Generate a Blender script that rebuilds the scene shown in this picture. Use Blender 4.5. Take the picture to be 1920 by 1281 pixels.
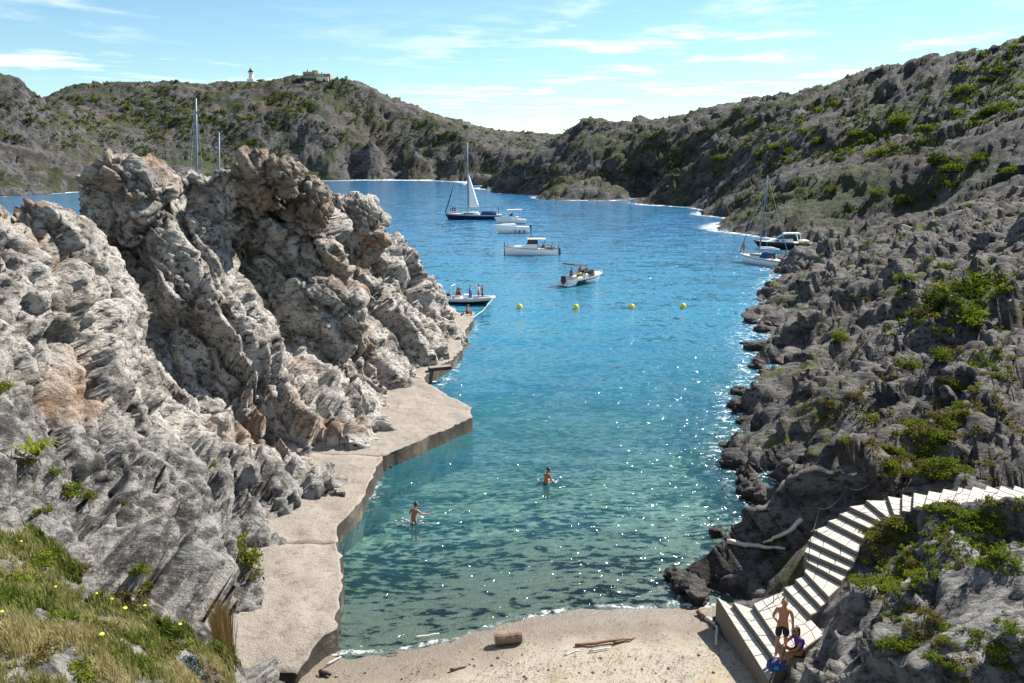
import bpy, bmesh, math, random
import numpy as np
from mathutils import Vector, Matrix
from mathutils.bvhtree import BVHTree
for o in list(bpy.data.objects): bpy.data.objects.remove(o, do_unlink=True)
scene = bpy.context.scene
COL = scene.collection
R = math.radians
random.seed(7); RNG = np.random.default_rng(7)

# ------------------------------------------------------------------ camera
F, CX, CY, CH, YH = 1500.0, 960.0, 640.5, 15.5, 290.0
PITCH = math.atan((CY - YH) / F)
cam_d = bpy.data.cameras.new('camera'); cam = bpy.data.objects.new('camera', cam_d); COL.objects.link(cam)
cam_d.sensor_width = 36.0; cam_d.lens = 36.0 * F / 1920.0; cam_d.clip_start = 0.1; cam_d.clip_end = 6000
cam.location = (0, 0, CH); cam.rotation_euler = (math.pi / 2 - PITCH, 0, 0)
scene.camera = cam

# ------------------------------------------------------------------ light
SUN_AZ, SUN_EL = R(50), R(43)           # azimuth from +Y towards +X
EXPOSURE = 1.15
scene.view_settings.view_transform = 'Standard'; scene.view_settings.look = 'None'
scene.view_settings.gamma = 1.0; scene.view_settings.exposure = EXPOSURE
sd = bpy.data.lights.new('sun', 'SUN'); sd.energy = 5.0; sd.angle = R(0.53); sd.color = (1.0, 0.95, 0.87)
sun = bpy.data.objects.new('sun', sd); COL.objects.link(sun)
sdir = Vector((math.sin(SUN_AZ) * math.cos(SUN_EL), math.cos(SUN_AZ) * math.cos(SUN_EL), math.sin(SUN_EL)))
sun.rotation_euler = sdir.to_track_quat('Z', 'Y').to_euler(); sun.location = (30, 30, 80)

class G:
    """tiny node-graph helper"""
    def __init__(s, tree): s.t = tree; s.t.nodes.clear()
    def n(s, typ, props=None, **ins):
        nd = s.t.nodes.new(typ)
        for k, v in (props or {}).items(): setattr(nd, k, v)
        for k, v in ins.items(): s.set(nd, k, v)
        return nd
    def set(s, nd, k, v):
        key = int(k[1:]) if k[0] == 'i' and k[1:].isdigit() else k.replace('_', ' ')
        sock = nd.inputs[key]
        if isinstance(v, bpy.types.NodeSocket): s.t.links.new(v, sock)
        elif isinstance(v, bpy.types.Node): s.t.links.new(v.outputs[0], sock)
        else:
            if sock.type == 'RGBA' and not isinstance(v, (int, float)) and len(v) == 3: v = (*v, 1)
            sock.default_value = v
    def math(s, op, a, b=0.0, clamp=False):
        return s.n('ShaderNodeMath', {'operation': op, 'use_clamp': clamp}, i0=a, i1=b).outputs[0]
    def mix(s, fac, a, b):
        nd = s.n('ShaderNodeMix', {'data_type': 'RGBA'}); s.set(nd, 'i0', fac); s.set(nd, 'i6', a); s.set(nd, 'i7', b)
        return nd.outputs[2]
    def step(s, v, lo, hi, a=0.0, b=1.0):
        nd = s.n('ShaderNodeMapRange', {'interpolation_type': 'SMOOTHSTEP'})
        for i, q in enumerate((v, lo, hi, a, b)): s.set(nd, 'i%d' % i, q)
        return nd.outputs[0]
    def noise(s, vec, scale, detail=4, rough=0.55, dist=0.0):
        return s.n('ShaderNodeTexNoise', Vector=vec, Scale=scale, Detail=detail, Roughness=rough, Distortion=dist).outputs[0]
    def mapping(s, vec, scale=(1, 1, 1), rot=(0, 0, 0)):
        return s.n('ShaderNodeMapping', Vector=vec, Scale=scale, Rotation=rot).outputs[0]
    def bump(s, h, strength=0.5, dist=0.1, normal=None):
        nd = s.n('ShaderNodeBump', Height=h, Strength=strength, Distance=dist)
        if normal is not None: s.set(nd, 'Normal', normal)
        return nd.outputs[0]

# ------------------------------------------------------------------ sky
world = bpy.data.worlds.new('World'); scene.world = world; world.use_nodes = True
g = G(world.node_tree)
sky = g.n('ShaderNodeTexSky', {'sky_type': 'NISHITA', 'sun_disc': False, 'sun_elevation': SUN_EL, 'sun_rotation': SUN_AZ,
          'altitude': 20.0, 'air_density': 1.0, 'dust_density': 0.0, 'ozone_density': 1.6})
gen = g.n('ShaderNodeTexCoord').outputs['Generated']
sep = g.n('ShaderNodeSeparateXYZ', Vector=gen)
zc = g.math('MAXIMUM', sep.outputs[2], 0.02)
# clouds lie on a flat layer high up: divide the direction by its height
lay = g.n('ShaderNodeCombineXYZ', X=g.math('DIVIDE', sep.outputs[0], zc), Y=g.math('DIVIDE', sep.outputs[1], zc), Z=0.0)
cl1 = g.noise(g.mapping(lay, (0.55, 0.50, 1), (0, 0, 0.3)), 1.0, 8, 0.62, 0.2)
cl2 = g.noise(g.mapping(lay, (0.13, 0.10, 1)), 1.0, 2, 0.5)
cov = g.math('MULTIPLY', g.step(cl1, 0.48, 0.68), g.step(cl2, 0.38, 0.56))
cov = g.math('MULTIPLY', cov, g.step(sep.outputs[2], 0.015, 0.06))
skt = g.n('ShaderNodeVectorMath', {'operation': 'MULTIPLY'}, i0=sky.outputs[0], i1=(0.86, 1.06, 1.08)).outputs[0]
skyc = g.mix(g.math('MULTIPLY', cov, 0.9), skt, (11.0, 11.2, 11.4))
bg = g.n('ShaderNodeBackground', Color=skyc, Strength=0.062)
g.n('ShaderNodeOutputWorld', Surface=bg)

# ------------------------------------------------------------------ pixels to places
cp, sp = math.cos(PITCH), math.sin(PITCH)
def ray(px, py):
    c, d = (px - CX) / F, (py - CY) / F
    return np.array([c, cp - d * sp, -sp - d * cp])
def W(px, py, z=0.0):                      # a pixel that lies at height z
    v = ray(px, py); t = (z - CH) / v[2]; return v * t + np.array([0, 0, CH])
def D(px, py, Y):                          # a pixel that lies Y metres ahead
    v = ray(px, py); t = Y / v[1]; return v * t + np.array([0, 0, CH])
def project(P):
    P = np.asarray(P, float); q = P - np.array([0, 0, CH])
    dep = q[..., 1] * cp - q[..., 2] * sp; dn = -q[..., 1] * sp - q[..., 2] * cp
    return CX + F * q[..., 0] / dep, CY + F * dn / dep
def in_poly(x, y, poly):
    x = np.asarray(x); y = np.asarray(y); ins = np.zeros(x.shape, bool); n = len(poly)
    for i in range(n):
        (x0, y0), (x1, y1) = poly[i], poly[(i + 1) % n]
        if y0 == y1: continue
        c = ((y0 > y) != (y1 > y)) & (x < (x1 - x0) * (y - y0) / (y1 - y0) + x0); ins ^= c
    return ins

# ------------------------------------------------------------------ noise (numpy)
def _h(ix, iy, iz, s):
    h = (ix.astype(np.int64) * 374761393 + iy.astype(np.int64) * 668265263 + iz.astype(np.int64) * 2147483647 + s * 974634541) & 0xffffffff
    h = ((h ^ (h >> 13)) * 1274126177) & 0xffffffff
    h = ((h ^ (h >> 16)) * 2246822519) & 0xffffffff
    return ((h ^ (h >> 15)) & 0xffffff) / float(0x1000000)
def gnoise(P, s=0):
    i = np.floor(P).astype(np.int64); f = P - i; u = f * f * f * (f * (f * 6 - 15) + 10); r = np.zeros(len(P))
    for a in (0, 1):
        for b in (0, 1):
            for c in (0, 1):
                X, Y, Z = i[:, 0] + a, i[:, 1] + b, i[:, 2] + c
                q = _h(X, Y, Z, s) * 6.2831853; w = _h(X, Y, Z, s + 17) * 2 - 1; rr = np.sqrt(1 - w * w)
                d = rr * np.cos(q) * (f[:, 0] - a) + rr * np.sin(q) * (f[:, 1] - b) + w * (f[:, 2] - c)
                r += d * (u[:, 0] if a else 1 - u[:, 0]) * (u[:, 1] if b else 1 - u[:, 1]) * (u[:, 2] if c else 1 - u[:, 2])
    return r * 1.5
def fbm(P, o=4, s=0, gain=0.5):
    r = 0; a = 1
    for k in range(o): r = r + a * gnoise(P * 2 ** k, s + 31 * k); a *= gain
    return r
def ridged(P, o=4, s=0, gain=0.5):
    r = 0; a = 1
    for k in range(o): r = r + a * (1 - 2 * np.abs(gnoise(P * 2.03 ** k, s + 31 * k))); a *= gain
    return r / 2
def cells(P, s=0, tilt=False):
    i = np.floor(P).astype(np.int64); f = P - i; b0 = np.where(f < 0.5, -1, 0); F1 = np.full(len(P), 9.0); F2 = np.full(len(P), 9.0); ID = np.zeros(len(P)); TL = np.zeros(len(P))
    for a in (0, 1):
        for b in (0, 1):
            for c in (0, 1):
                X, Y, Z = i[:, 0] + b0[:, 0] + a, i[:, 1] + b0[:, 1] + b, i[:, 2] + b0[:, 2] + c
                u = X - i[:, 0] + 0.15 + 0.7 * _h(X, Y, Z, s) - f[:, 0]; v = Y - i[:, 1] + 0.15 + 0.7 * _h(X, Y, Z, s + 1) - f[:, 1]; w = Z - i[:, 2] + 0.15 + 0.7 * _h(X, Y, Z, s + 2) - f[:, 2]
                d = u * u + v * v + w * w; m = d < F1; F2 = np.where(m, F1, np.minimum(F2, d)); h = _h(X, Y, Z, s + 3); ID = np.where(m, h, ID)
                if tilt: TL = np.where(m, u * (2 * ((h * 7.13) % 1) - 1) + v * (2 * ((h * 13.7) % 1) - 1) + w * (2 * ((h * 29.3) % 1) - 1), TL)
                F1 = np.where(m, d, F1)
    if tilt: return np.sqrt(F1), np.sqrt(F2), ID, TL
    return np.sqrt(F1), np.sqrt(F2), ID
def aniso(P, direction, stretch):
    d = np.array(direction, float); d /= np.linalg.norm(d)
    k = P @ d; return P - np.outer(k * (1 - 1 / stretch), d)
class RBF:                                  # biharmonic height surface through scattered points
    def __init__(s, pts):
        p = np.array(pts, float); s.c = p[:, :2]; n = len(p)
        A = np.linalg.norm(s.c[:, None] - s.c[None], axis=2); Q = np.c_[np.ones(n), s.c]
        M = np.block([[A - np.eye(n) * 0.02, Q], [Q.T, np.zeros((3, 3))]])
        s.w = np.linalg.solve(M, np.r_[p[:, 2], 0, 0, 0])
    def __call__(s, x, y):
        q = np.c_[np.ravel(x), np.ravel(y)].astype(float); out = np.empty(len(q))
        for i in range(0, len(q), 40000):
            b = q[i:i + 40000]; A = np.linalg.norm(b[:, None] - s.c[None], axis=2)
            out[i:i + 40000] = A @ s.w[:-3] + s.w[-3] + b @ s.w[-2:]
        return out.reshape(np.shape(x))

# ------------------------------------------------------------------ objects
def mesh_np(name, V, faces, smooth=True):
    me = bpy.data.meshes.new(name); V = np.asarray(V, np.float32)
    if isinstance(faces, np.ndarray):
        k = faces.shape[1]; me.vertices.add(len(V)); me.vertices.foreach_set('co', V.ravel())
        me.loops.add(faces.size); me.loops.foreach_set('vertex_index', faces.ravel().astype(np.int32))
        me.polygons.add(len(faces)); me.polygons.foreach_set('loop_start', np.arange(0, faces.size, k, dtype=np.int32))
        me.update(calc_edges=True)
    else:
        me.from_pydata([tuple(map(float, v)) for v in V], [], faces); me.update()
    if smooth: me.polygons.foreach_set('use_smooth', np.ones(len(me.polygons), bool))
    return me
def link(name, me, mat=None, parent=None):
    o = bpy.data.objects.new(name, me); COL.objects.link(o)
    if mat is not None and me is not None:
        if not me.materials: me.materials.append(mat)
    if parent is not None: o.parent = parent
    return o
def tag(o, label=None, cat=None, group=None, kind=None):
    if label: o['label'] = label
    if cat: o['category'] = cat
    if group: o['group'] = group
    if kind: o['kind'] = kind
    return o
def empty(name, loc=(0, 0, 0), rot=(0, 0, 0)):
    o = bpy.data.objects.new(name, None); COL.objects.link(o); o.location = loc; o.rotation_euler = rot; o.empty_display_size = 0.2
    return o
def grid_faces(nx, ny):
    i = np.arange(nx * ny).reshape(ny, nx)
    return np.stack([i[:-1, :-1], i[:-1, 1:], i[1:, 1:], i[1:, :-1]], -1).reshape(-1, 4)
def grid_normals(P, nx, ny):
    G_ = P.reshape(ny, nx, 3); dx = np.gradient(G_, axis=1); dy = np.gradient(G_, axis=0)
    n = np.cross(dx, dy).reshape(-1, 3); return n / np.linalg.norm(n, axis=1, keepdims=True)
class MB:
    """collects simple shapes into one mesh"""
    def __init__(s): s.v = []; s.f = []
    def add(s, V, Fs):
        b = len(s.v); s.v += [tuple(map(float, v)) for v in V]; s.f += [tuple(b + i for i in f) for f in Fs]; return s
    def box(s, c, size, rz=0.0):
        x, y, z = [k / 2 for k in size]; ca, sa = math.cos(rz), math.sin(rz); V = []
        for dz in (-z, z):
            for dx, dy in ((-x, -y), (x, -y), (x, y), (-x, y)): V.append((c[0] + dx * ca - dy * sa, c[1] + dx * sa + dy * ca, c[2] + dz))
        return s.add(V, [(3, 2, 1, 0), (4, 5, 6, 7), (0, 1, 5, 4), (1, 2, 6, 5), (2, 3, 7, 6), (3, 0, 4, 7)])
    def tube(s, pts, r, seg=8, cap=True):
        pts = [Vector(p) for p in pts]; n = len(pts); rr = r if isinstance(r, (list, tuple)) else [r] * n; V = []; Fs = []
        for i, p in enumerate(pts):
            d = (pts[min(i + 1, n - 1)] - pts[max(i - 1, 0)]).normalized()
            a = d.orthogonal().normalized() if i == 0 else (a - d * a.dot(d)).normalized()
            b = d.cross(a)
            for k in range(seg):
                t = 2 * math.pi * k / seg; V.append(p + (a * math.cos(t) + b * math.sin(t)) * rr[i])
        for i in range(n - 1):
            for k in range(seg): Fs.append((i * seg + k, i * seg + (k + 1) % seg, (i + 1) * seg + (k + 1) % seg, (i + 1) * seg + k))
        if cap: Fs += [tuple(range(seg))[::-1], tuple((n - 1) * seg + k for k in range(seg))]
        return s.add(V, Fs)
    def lathe(s, c, prof, seg=14):
        V = []; Fs = []; n = len(prof)
        for r, z in prof:
            for k in range(seg): t = 2 * math.pi * k / seg; V.append((c[0] + r * math.cos(t), c[1] + r * math.sin(t), c[2] + z))
        for i in range(n - 1):
            for k in range(seg): Fs.append((i * seg + k, i * seg + (k + 1) % seg, (i + 1) * seg + (k + 1) % seg, (i + 1) * seg + k))
        Fs += [tuple(range(seg))[::-1], tuple((n - 1) * seg + k for k in range(seg))]
        return s.add(V, Fs)
    def prism(s, poly, z0, z1):
        n = len(poly); V = [(p[0], p[1], z0) for p in poly] + [(p[0], p[1], z1) for p in poly]
        return s.add(V, [tuple(range(n))[::-1], tuple(range(n, 2 * n))] + [(i, (i + 1) % n, n + (i + 1) % n, n + i) for i in range(n)])
    def ell(s, c, r, nu=10, nv=7):
        V = []; Fs = []
        for j in range(nv + 1):
            ph = math.pi * j / nv
            for i in range(nu): th = 2 * math.pi * i / nu; V.append((c[0] + r[0] * math.sin(ph) * math.cos(th), c[1] + r[1] * math.sin(ph) * math.sin(th), c[2] - r[2] * math.cos(ph)))
        for j in range(nv):
            for i in range(nu): Fs.append((j * nu + i, j * nu + (i + 1) % nu, (j + 1) * nu + (i + 1) % nu, (j + 1) * nu + i))
        return s.add(V, Fs)
    def build(s, name, mat, parent=None, smooth=False, bevel=0.0):
        me = bpy.data.meshes.new(name); me.from_pydata(s.v, [], s.f)
        bm = bmesh.new(); bm.from_mesh(me); bmesh.ops.remove_doubles(bm, verts=bm.verts, dist=1e-5)
        bmesh.ops.recalc_face_normals(bm, faces=bm.faces)
        if bevel: bmesh.ops.bevel(bm, geom=bm.edges[:], offset=bevel, segments=1, affect='EDGES')
        bm.to_mesh(me); bm.free()
        if smooth: me.polygons.foreach_set('use_smooth', np.ones(len(me.polygons), bool))
        return link(name, me, mat, parent)

# ------------------------------------------------------------------ materials
def newmat(name):
    m = bpy.data.materials.new(name); m.use_nodes = True; return m, G(m.node_tree)
def plain(name, col, rough=0.5, metal=0.0, var=0.12, scale=6.0, bump=0.0, spec=0.5):
    m, g = newmat(name); tc = g.n('ShaderNodeTexCoord').outputs['Object']; nz = g.noise(tc, scale, 4)
    c = g.mix(nz, tuple(k * (1 - var) for k in col), tuple(min(1, k * (1 + var)) for k in col))
    p = g.n('ShaderNodeBsdfPrincipled', Base_Color=c, Roughness=rough, Metallic=metal); p.inputs['Specular IOR Level'].default_value = spec
    if bump: g.set(p, 'Normal', g.bump(g.noise(tc, scale * 5, 4), 0.5, bump))
    g.n('ShaderNodeOutputMaterial', Surface=p); return m
def leafmat(name, c1, c2, trans=0.35, obj_var=0.3):
    m, g = newmat(name); at = g.n('ShaderNodeAttribute', {'attribute_name': 'tint'}).outputs['Fac']
    inf = g.n('ShaderNodeObjectInfo').outputs['Random']
    c = g.mix(at, c1, c2); c = g.mix(g.math('MULTIPLY', inf, obj_var), c, (0.14, 0.12, 0.035))
    d = g.n('ShaderNodeBsdfDiffuse', Color=c); t = g.n('ShaderNodeBsdfTranslucent', Color=c)
    mx = g.n('ShaderNodeMixShader', i0=trans, i1=d, i2=t)
    g.n('ShaderNodeOutputMaterial', Surface=mx); return m
def rockmat(name, pale, mid, dark, warm, warm_amt=0.5, green=0.0, bscale=1.0, strata=(0.5, 0.3, 0.8), fine=1.0, zone=False, bands=0.0, gcol=((0.05, 0.075, 0.015), (0.12, 0.13, 0.03))):
    m, g = newmat(name); P = g.n('ShaderNodeNewGeometry'); pos = P.outputs['Position']
    k = 1.0 / bscale
    vs = g.mapping(pos, (k, k * 1.9, k * 1.9), strata)
    n1 = g.noise(vs, 0.35, 6, 0.65, 0.15); n2 = g.noise(vs, 1.7, 7, 0.7, 0.1); n3 = g.noise(pos, 0.16 * k, 5, 0.6); n4 = g.noise(pos, 7.0 * k, 4, 0.6)
    c = g.mix(g.step(n1, 0.37, 0.56), mid, pale); c = g.mix(g.step(n2, 0.52, 0.36), c, dark); c = g.mix(g.math('MULTIPLY', g.step(g.noise(pos, 3.2 * k, 8, 0.75), 0.48, 0.36), 0.7), c, dark)
    c = g.mix(g.math('MULTIPLY', g.step(n3, 0.52, 0.68), warm_amt), c, warm)
    c = g.mix(g.math('MULTIPLY', g.step(n4, 0.52, 0.75), 0.55), c, dark)
    veins = g.step(g.noise(vs, 0.9, 3, 0.5, 1.2), 0.62, 0.66); c = g.mix(g.math('MULTIPLY', veins, 0.35), c, pale)
    if green > 0:
        sl = g.n('ShaderNodeSeparateXYZ', Vector=P.outputs['Normal']).outputs[2]
        gm = g.math('MULTIPLY', g.step(g.noise(pos, 0.27 * k, 8, 0.72), 0.60 - 0.10 * green, 0.66 - 0.10 * green), g.step(sl, 0.45, 0.75))
        gc = g.mix(g.noise(pos, 0.9 * k, 4), gcol[0], gcol[1]); c = g.mix(g.math('MULTIPLY', gm, 0.85), c, gc)
    if zone == 'bank':    # the bank below the stairway takes a paler grey
        px_ = g.n('ShaderNodeSeparateXYZ', Vector=pos); yy = g.math('ADD', px_.outputs[1], g.math('MULTIPLY', g.math('SUBTRACT', n3, 0.5), 6.0))
        gz_ = g.mix(g.step(g.noise(vs, 1.6, 9, 0.75), 0.38, 0.58), (0.05, 0.047, 0.046), (0.34, 0.325, 0.305)); c = g.mix(g.math('MULTIPLY', g.step(yy, 24.5, 21.5), 0.85), c, gz_)
    elif zone:    # the low near end of the cliff is a darker grey schist
        px_ = g.n('ShaderNodeSeparateXYZ', Vector=pos); yy = g.math('ADD', g.math('ADD', px_.outputs[1], g.math('MULTIPLY', px_.outputs[2], 0.9)), g.math('MULTIPLY', g.math('SUBTRACT', n3, 0.5), 14.0))
        gz_ = g.mix(g.step(g.noise(pos, 1.3, 9, 0.78), 0.43, 0.58), (0.032, 0.03, 0.029), (0.31, 0.298, 0.28)); c = g.mix(g.math('MULTIPLY', g.step(yy, 37.5, 32.5), 0.85), c, gz_)
    wet = g.step(g.n('ShaderNodeSeparateXYZ', Vector=pos).outputs[2], 0.10, 0.50, 1.0, 0.0)
    c = g.mix(g.math('MULTIPLY', wet, 0.8), c, (0.018, 0.016, 0.013))
    p = g.n('ShaderNodeBsdfPrincipled', Base_Color=c, Roughness=g.math('MULTIPLY_ADD', wet, -0.5)); p.inputs['Specular IOR Level'].default_value = 0.25
    rg = g.math('SUBTRACT', 0.88, g.math('MULTIPLY', wet, 0.45)); g.set(p, 'Roughness', rg)
    h = g.math('ADD', g.math('MULTIPLY', n2, 1.0), g.math('MULTIPLY', g.noise(pos, 3.2 * k, 8, 0.75), 0.7)); h = g.math('ADD', h, g.math('MULTIPLY', n4, 0.22))
    if bands: h = g.math('ADD', h, g.math('MULTIPLY', g.noise(g.mapping(pos, (k * .5, k * 3.6, k * 3.6), strata), 1.5, 5, 0.65), bands))
    g.set(p, 'Normal', g.bump(h, 0.9, 0.28 * fine * bscale))
    g.n('ShaderNodeOutputMaterial', Surface=p); return m

M = {}
M['rock_left'] = rockmat('pale rock', (0.50, 0.465, 0.42), (0.20, 0.18, 0.158), (0.05, 0.045, 0.041), (0.27, 0.14, 0.06), 0.6, strata=(0.5, 0.75, 0.5), zone=True, bands=0.6)
M['rock_orange'] = rockmat('orange rock', (0.32, 0.27, 0.22), (0.20, 0.145, 0.10), (0.06, 0.046, 0.036), (0.26, 0.11, 0.045), 0.6, strata=(0.2, 0.4, 0.9))
M['rock_right'] = rockmat('grey schist', (0.175, 0.163, 0.155), (0.058, 0.054, 0.052), (0.02, 0.019, 0.019), (0.10, 0.07, 0.038), 0.5, green=0.45, strata=(0.3, -0.4, 0.6), zone='bank', bands=1.1)
M['rock_far'] = rockmat('far hill rock', (0.11, 0.104, 0.102), (0.032, 0.031, 0.031), (0.012, 0.012, 0.012), (0.10, 0.058, 0.032), 0.45, green=1.1, bscale=6.0, strata=(0.2, 0.5, 0.4), gcol=((0.016, 0.025, 0.008), (0.055, 0.066, 0.015)))
M['rock_shore'] = rockmat('dark shore rock', (0.11, 0.10, 0.095), (0.05, 0.046, 0.043), (0.018, 0.017, 0.016), (0.07, 0.05, 0.03), 0.4)
M['white'] = plain('white gelcoat', (0.80, 0.80, 0.78), 0.25, var=0.04)
M['cream'] = plain('cream deck', (0.62, 0.57, 0.48), 0.5, var=0.08)
M['navy'] = plain('navy gelcoat', (0.012, 0.02, 0.06), 0.2, var=0.1)
M['black'] = plain('black gelcoat', (0.012, 0.012, 0.014), 0.25, var=0.1)
M['rubber'] = plain('black rubber', (0.02, 0.02, 0.022), 0.6)
M['grey'] = plain('grey rubber tube', (0.50, 0.50, 0.49), 0.5, var=0.06)
M['bluecloth'] = plain('blue canvas', (0.02, 0.045, 0.16), 0.8)
M['sail'] = plain('sail cloth', (0.78, 0.76, 0.72), 0.8, var=0.06)
M['alu'] = plain('aluminium mast', (0.13, 0.17, 0.23), 0.5, 0.0, var=0.06)
M['steel'] = plain('steel', (0.55, 0.55, 0.55), 0.3, 0.8)
M['wood'] = plain('varnished wood', (0.22, 0.10, 0.04), 0.45, var=0.3)
M['glass'] = plain('tinted window', (0.02, 0.03, 0.04), 0.08, var=0.0)
M['yellow'] = plain('yellow plastic', (0.72, 0.52, 0.02), 0.4, var=0.06)
M['rope'] = plain('rope', (0.55, 0.50, 0.40), 0.9)
M['iron'] = plain('dark iron', (0.03, 0.027, 0.025), 0.6)
M['skin'] = plain('tanned skin', (0.42, 0.19, 0.10), 0.55, var=0.08)
M['skin_dark'] = plain('sunburnt skin', (0.30, 0.12, 0.06), 0.5, var=0.08)
M['hair'] = plain('dark hair', (0.025, 0.016, 0.012), 0.6)
M['cloth_black'] = plain('black swim shorts', (0.012, 0.012, 0.016), 0.8)
M['cloth_violet'] = plain('violet cloth', (0.06, 0.025, 0.30), 0.8)
M['cloth_blue'] = plain('bright blue cloth', (0.02, 0.20, 0.60), 0.8)
M['cloth_green'] = plain('green cloth', (0.02, 0.17, 0.07), 0.8)
M['cloth_red'] = plain('red cloth', (0.45, 0.05, 0.06), 0.8)
M['cloth_white'] = plain('white cloth', (0.7, 0.68, 0.66), 0.8)
M['driftwood'] = plain('bleached driftwood', (0.50, 0.46, 0.40), 0.85, var=0.25, scale=9, bump=0.01)
M['brownwood'] = plain('brown driftwood', (0.17, 0.09, 0.05), 0.8, var=0.35, scale=9, bump=0.01)
M['log'] = plain('weathered log', (0.22, 0.15, 0.10), 0.85, var=0.35, scale=7, bump=0.02)
M['pebble'] = plain('beach pebble', (0.22, 0.19, 0.16), 0.8, var=0.4, scale=3)
M['wrack'] = plain('dry seaweed', (0.05, 0.035, 0.022), 0.9, var=0.4)
M['plaster'] = plain('whitewashed plaster', (0.74, 0.72, 0.70), 0.8, var=0.06)
M['ochre'] = plain('ochre stone wall', (0.36, 0.28, 0.19), 0.9, var=0.2, scale=1.2)
M['slate'] = plain('dark lantern metal', (0.04, 0.045, 0.05), 0.4)
M['stem'] = plain('woody stem', (0.10, 0.07, 0.045), 0.9)
M['leaf'] = leafmat('bright shrub leaves', (0.055, 0.095, 0.012), (0.21, 0.25, 0.025))
M['leaf_dark'] = leafmat('dark evergreen leaves', (0.02, 0.04, 0.010), (0.06, 0.10, 0.018))
M['leaf_olive'] = leafmat('dry olive scrub leaves', (0.075, 0.07, 0.022), (0.19, 0.16, 0.05))
M['leaf_blue'] = leafmat('blue grey succulent', (0.08, 0.12, 0.12), (0.17, 0.22, 0.22), 0.1)
M['straw'] = leafmat('dry straw', (0.20, 0.12, 0.04), (0.42, 0.29, 0.12), 0.3)
M['grass'] = leafmat('bank grass', (0.11, 0.155, 0.02), (0.40, 0.34, 0.17), 0.35, 0.0)
M['petal'] = plain('yellow flower heads', (0.62, 0.55, 0.05), 0.7)
# ================================================================== TERRAIN
def sand_z(x, y):
    s = y - (22.5 + (x + 6.1) * 0.248) - 0.5 * np.sin(x * 0.55 + 0.6)
    return np.where(s < 0, -s * 0.13 - 0.004 * s * s * np.sign(-s), -0.085 * s - 0.0009 * s * s).clip(-6.5, 1.3)

# ---- left massif: (pixel x, pixel y, metres ahead) unless marked as a height
L = []
base = [(848, 605), (815, 645), (822, 662), (770, 705), (690, 742), (668, 772), (712, 803), (650, 838), (612, 915), (560, 945), (505, 968),
        (548, 1022), (483, 1068), (505, 1105), (472, 1145), (484, 1205), (452, 1255)]
for p in base:
    w = W(p[0], p[1], 0.85); L += [(w[0] + .15, w[1], 1.25), (w[0] + 1.2, w[1] - 0.5, -0.9), (w[0] + 4.5, w[1] - 1.0, -3.0)]
for p in [(50, 500, 31), (150, 550, 33), (100, 650, 29.5), (200, 650, 33.5), (0, 650, 27), (250, 800, 32), (100, 800, 27), (350, 850, 32), (0, 800, 24.5),
          (200, 900, 27), (300, 930, 27.5), (50, 900, 23), (400, 950, 29), (100, 960, 21.5), (250, 1050, 22), (350, 1050, 24), (430, 1100, 24), (400, 1180, 20.5),
          (250, 1130, 19.5), (0, 1000, 18.5), (0, 1130, 15), (0, 1281, 12), (200, 1281, 13.5), (350, 1281, 15.5), (450, 1281, 18.5), (130, 1130, 17), (300, 1200, 17), (430, 1230, 19.5),
          # near skyline
          (0, 432, 34), (30, 420, 34.5), (60, 408, 35), (110, 397, 35.5), (140, 402, 36), (155, 440, 37), (180, 470, 37.5), (195, 520, 36.5),
          # cleft
          (205, 497, 41.5), (232, 600, 39.5), (262, 700, 38), (278, 765, 36.3), (225, 545, 41),
          # middle face and its slanting slab
          (250, 480, 44), (300, 430, 44.5), (330, 450, 44), (380, 395, 45), (300, 600, 41), (400, 600, 42), (350, 750, 38), (450, 750, 40), (550, 750, 41), (600, 800, 40.5), (500, 850, 37), (400, 850, 35.5),
          (340, 520, 42.5), (390, 480, 44), (465, 594, 43.2), (500, 660, 43.5), (440, 650, 41.8),
          # skyline of the middle ridge
          (200, 420, 47), (318, 348, 48), (345, 332, 48.5), (400, 330, 49), (440, 318, 49.5), (480, 300, 50), (540, 312, 50.5), (580, 340, 51), (604, 372, 52), (560, 400, 51), (440, 400, 49.5),
          # shaded alcove
          (430, 470, 50), (500, 470, 52.5), (580, 480, 54), (600, 430, 53), (470, 560, 50.5), (520, 640, 48), (430, 560, 48.5), (590, 520, 55),
          # front lumps
          (500, 590, 49), (560, 535, 50.5), (640, 555, 53), (700, 570, 56), (770, 575, 60), (800, 615, 63), (560, 640, 47.6), (640, 640, 49.5), (720, 650, 52.5), (600, 715, 46.5), (660, 690, 49),
          # right shoulder
          (620, 470, 56), (680, 500, 58), (728, 468, 62), (760, 474, 65), (792, 494, 67), (822, 530, 69.5), (844, 565, 71.5), (760, 540, 62), (810, 580, 67)]:
    w = D(*p); L.append(tuple(w))
for x, y, z in [(-31, 34, 5), (-27, 44, 3), (-24, 52, 4), (-23, 58, 0.5), (-21, 64, -1), (-27, 55, -2.5), (-30, 47, -2.5), (-18, 72, -2), (-13, 79, -2.5), (-8, 82, -3), (-3.5, 78, -3), (-36, 40, -2.5),
                (-44, 30, -2.5), (-30, 22, 9), (-24, 12, 10), (-14, 6, 10.5), (-6, 8, 7), (-4, 14, 2.2), (-16, 66, 6), (-12, 70, 4.5), (-19, 57, 9), (-20, 50, 10.5), (-38, 18, 9), (-26, 29, 11), (-3, 20, -1), (0, 8, 6)]:
    L.append((x, y, z))
hL = RBF(L)
def voxel(me, size):
    o = bpy.data.objects.new('tmp', me); COL.objects.link(o)
    m = o.modifiers.new('r', 'REMESH'); m.mode = 'VOXEL'; m.voxel_size = size
    dg = bpy.context.evaluated_depsgraph_get(); dg.update()
    out = bpy.data.meshes.new_from_object(o.evaluated_get(dg)); bpy.data.objects.remove(o, do_unlink=True); return out
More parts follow.
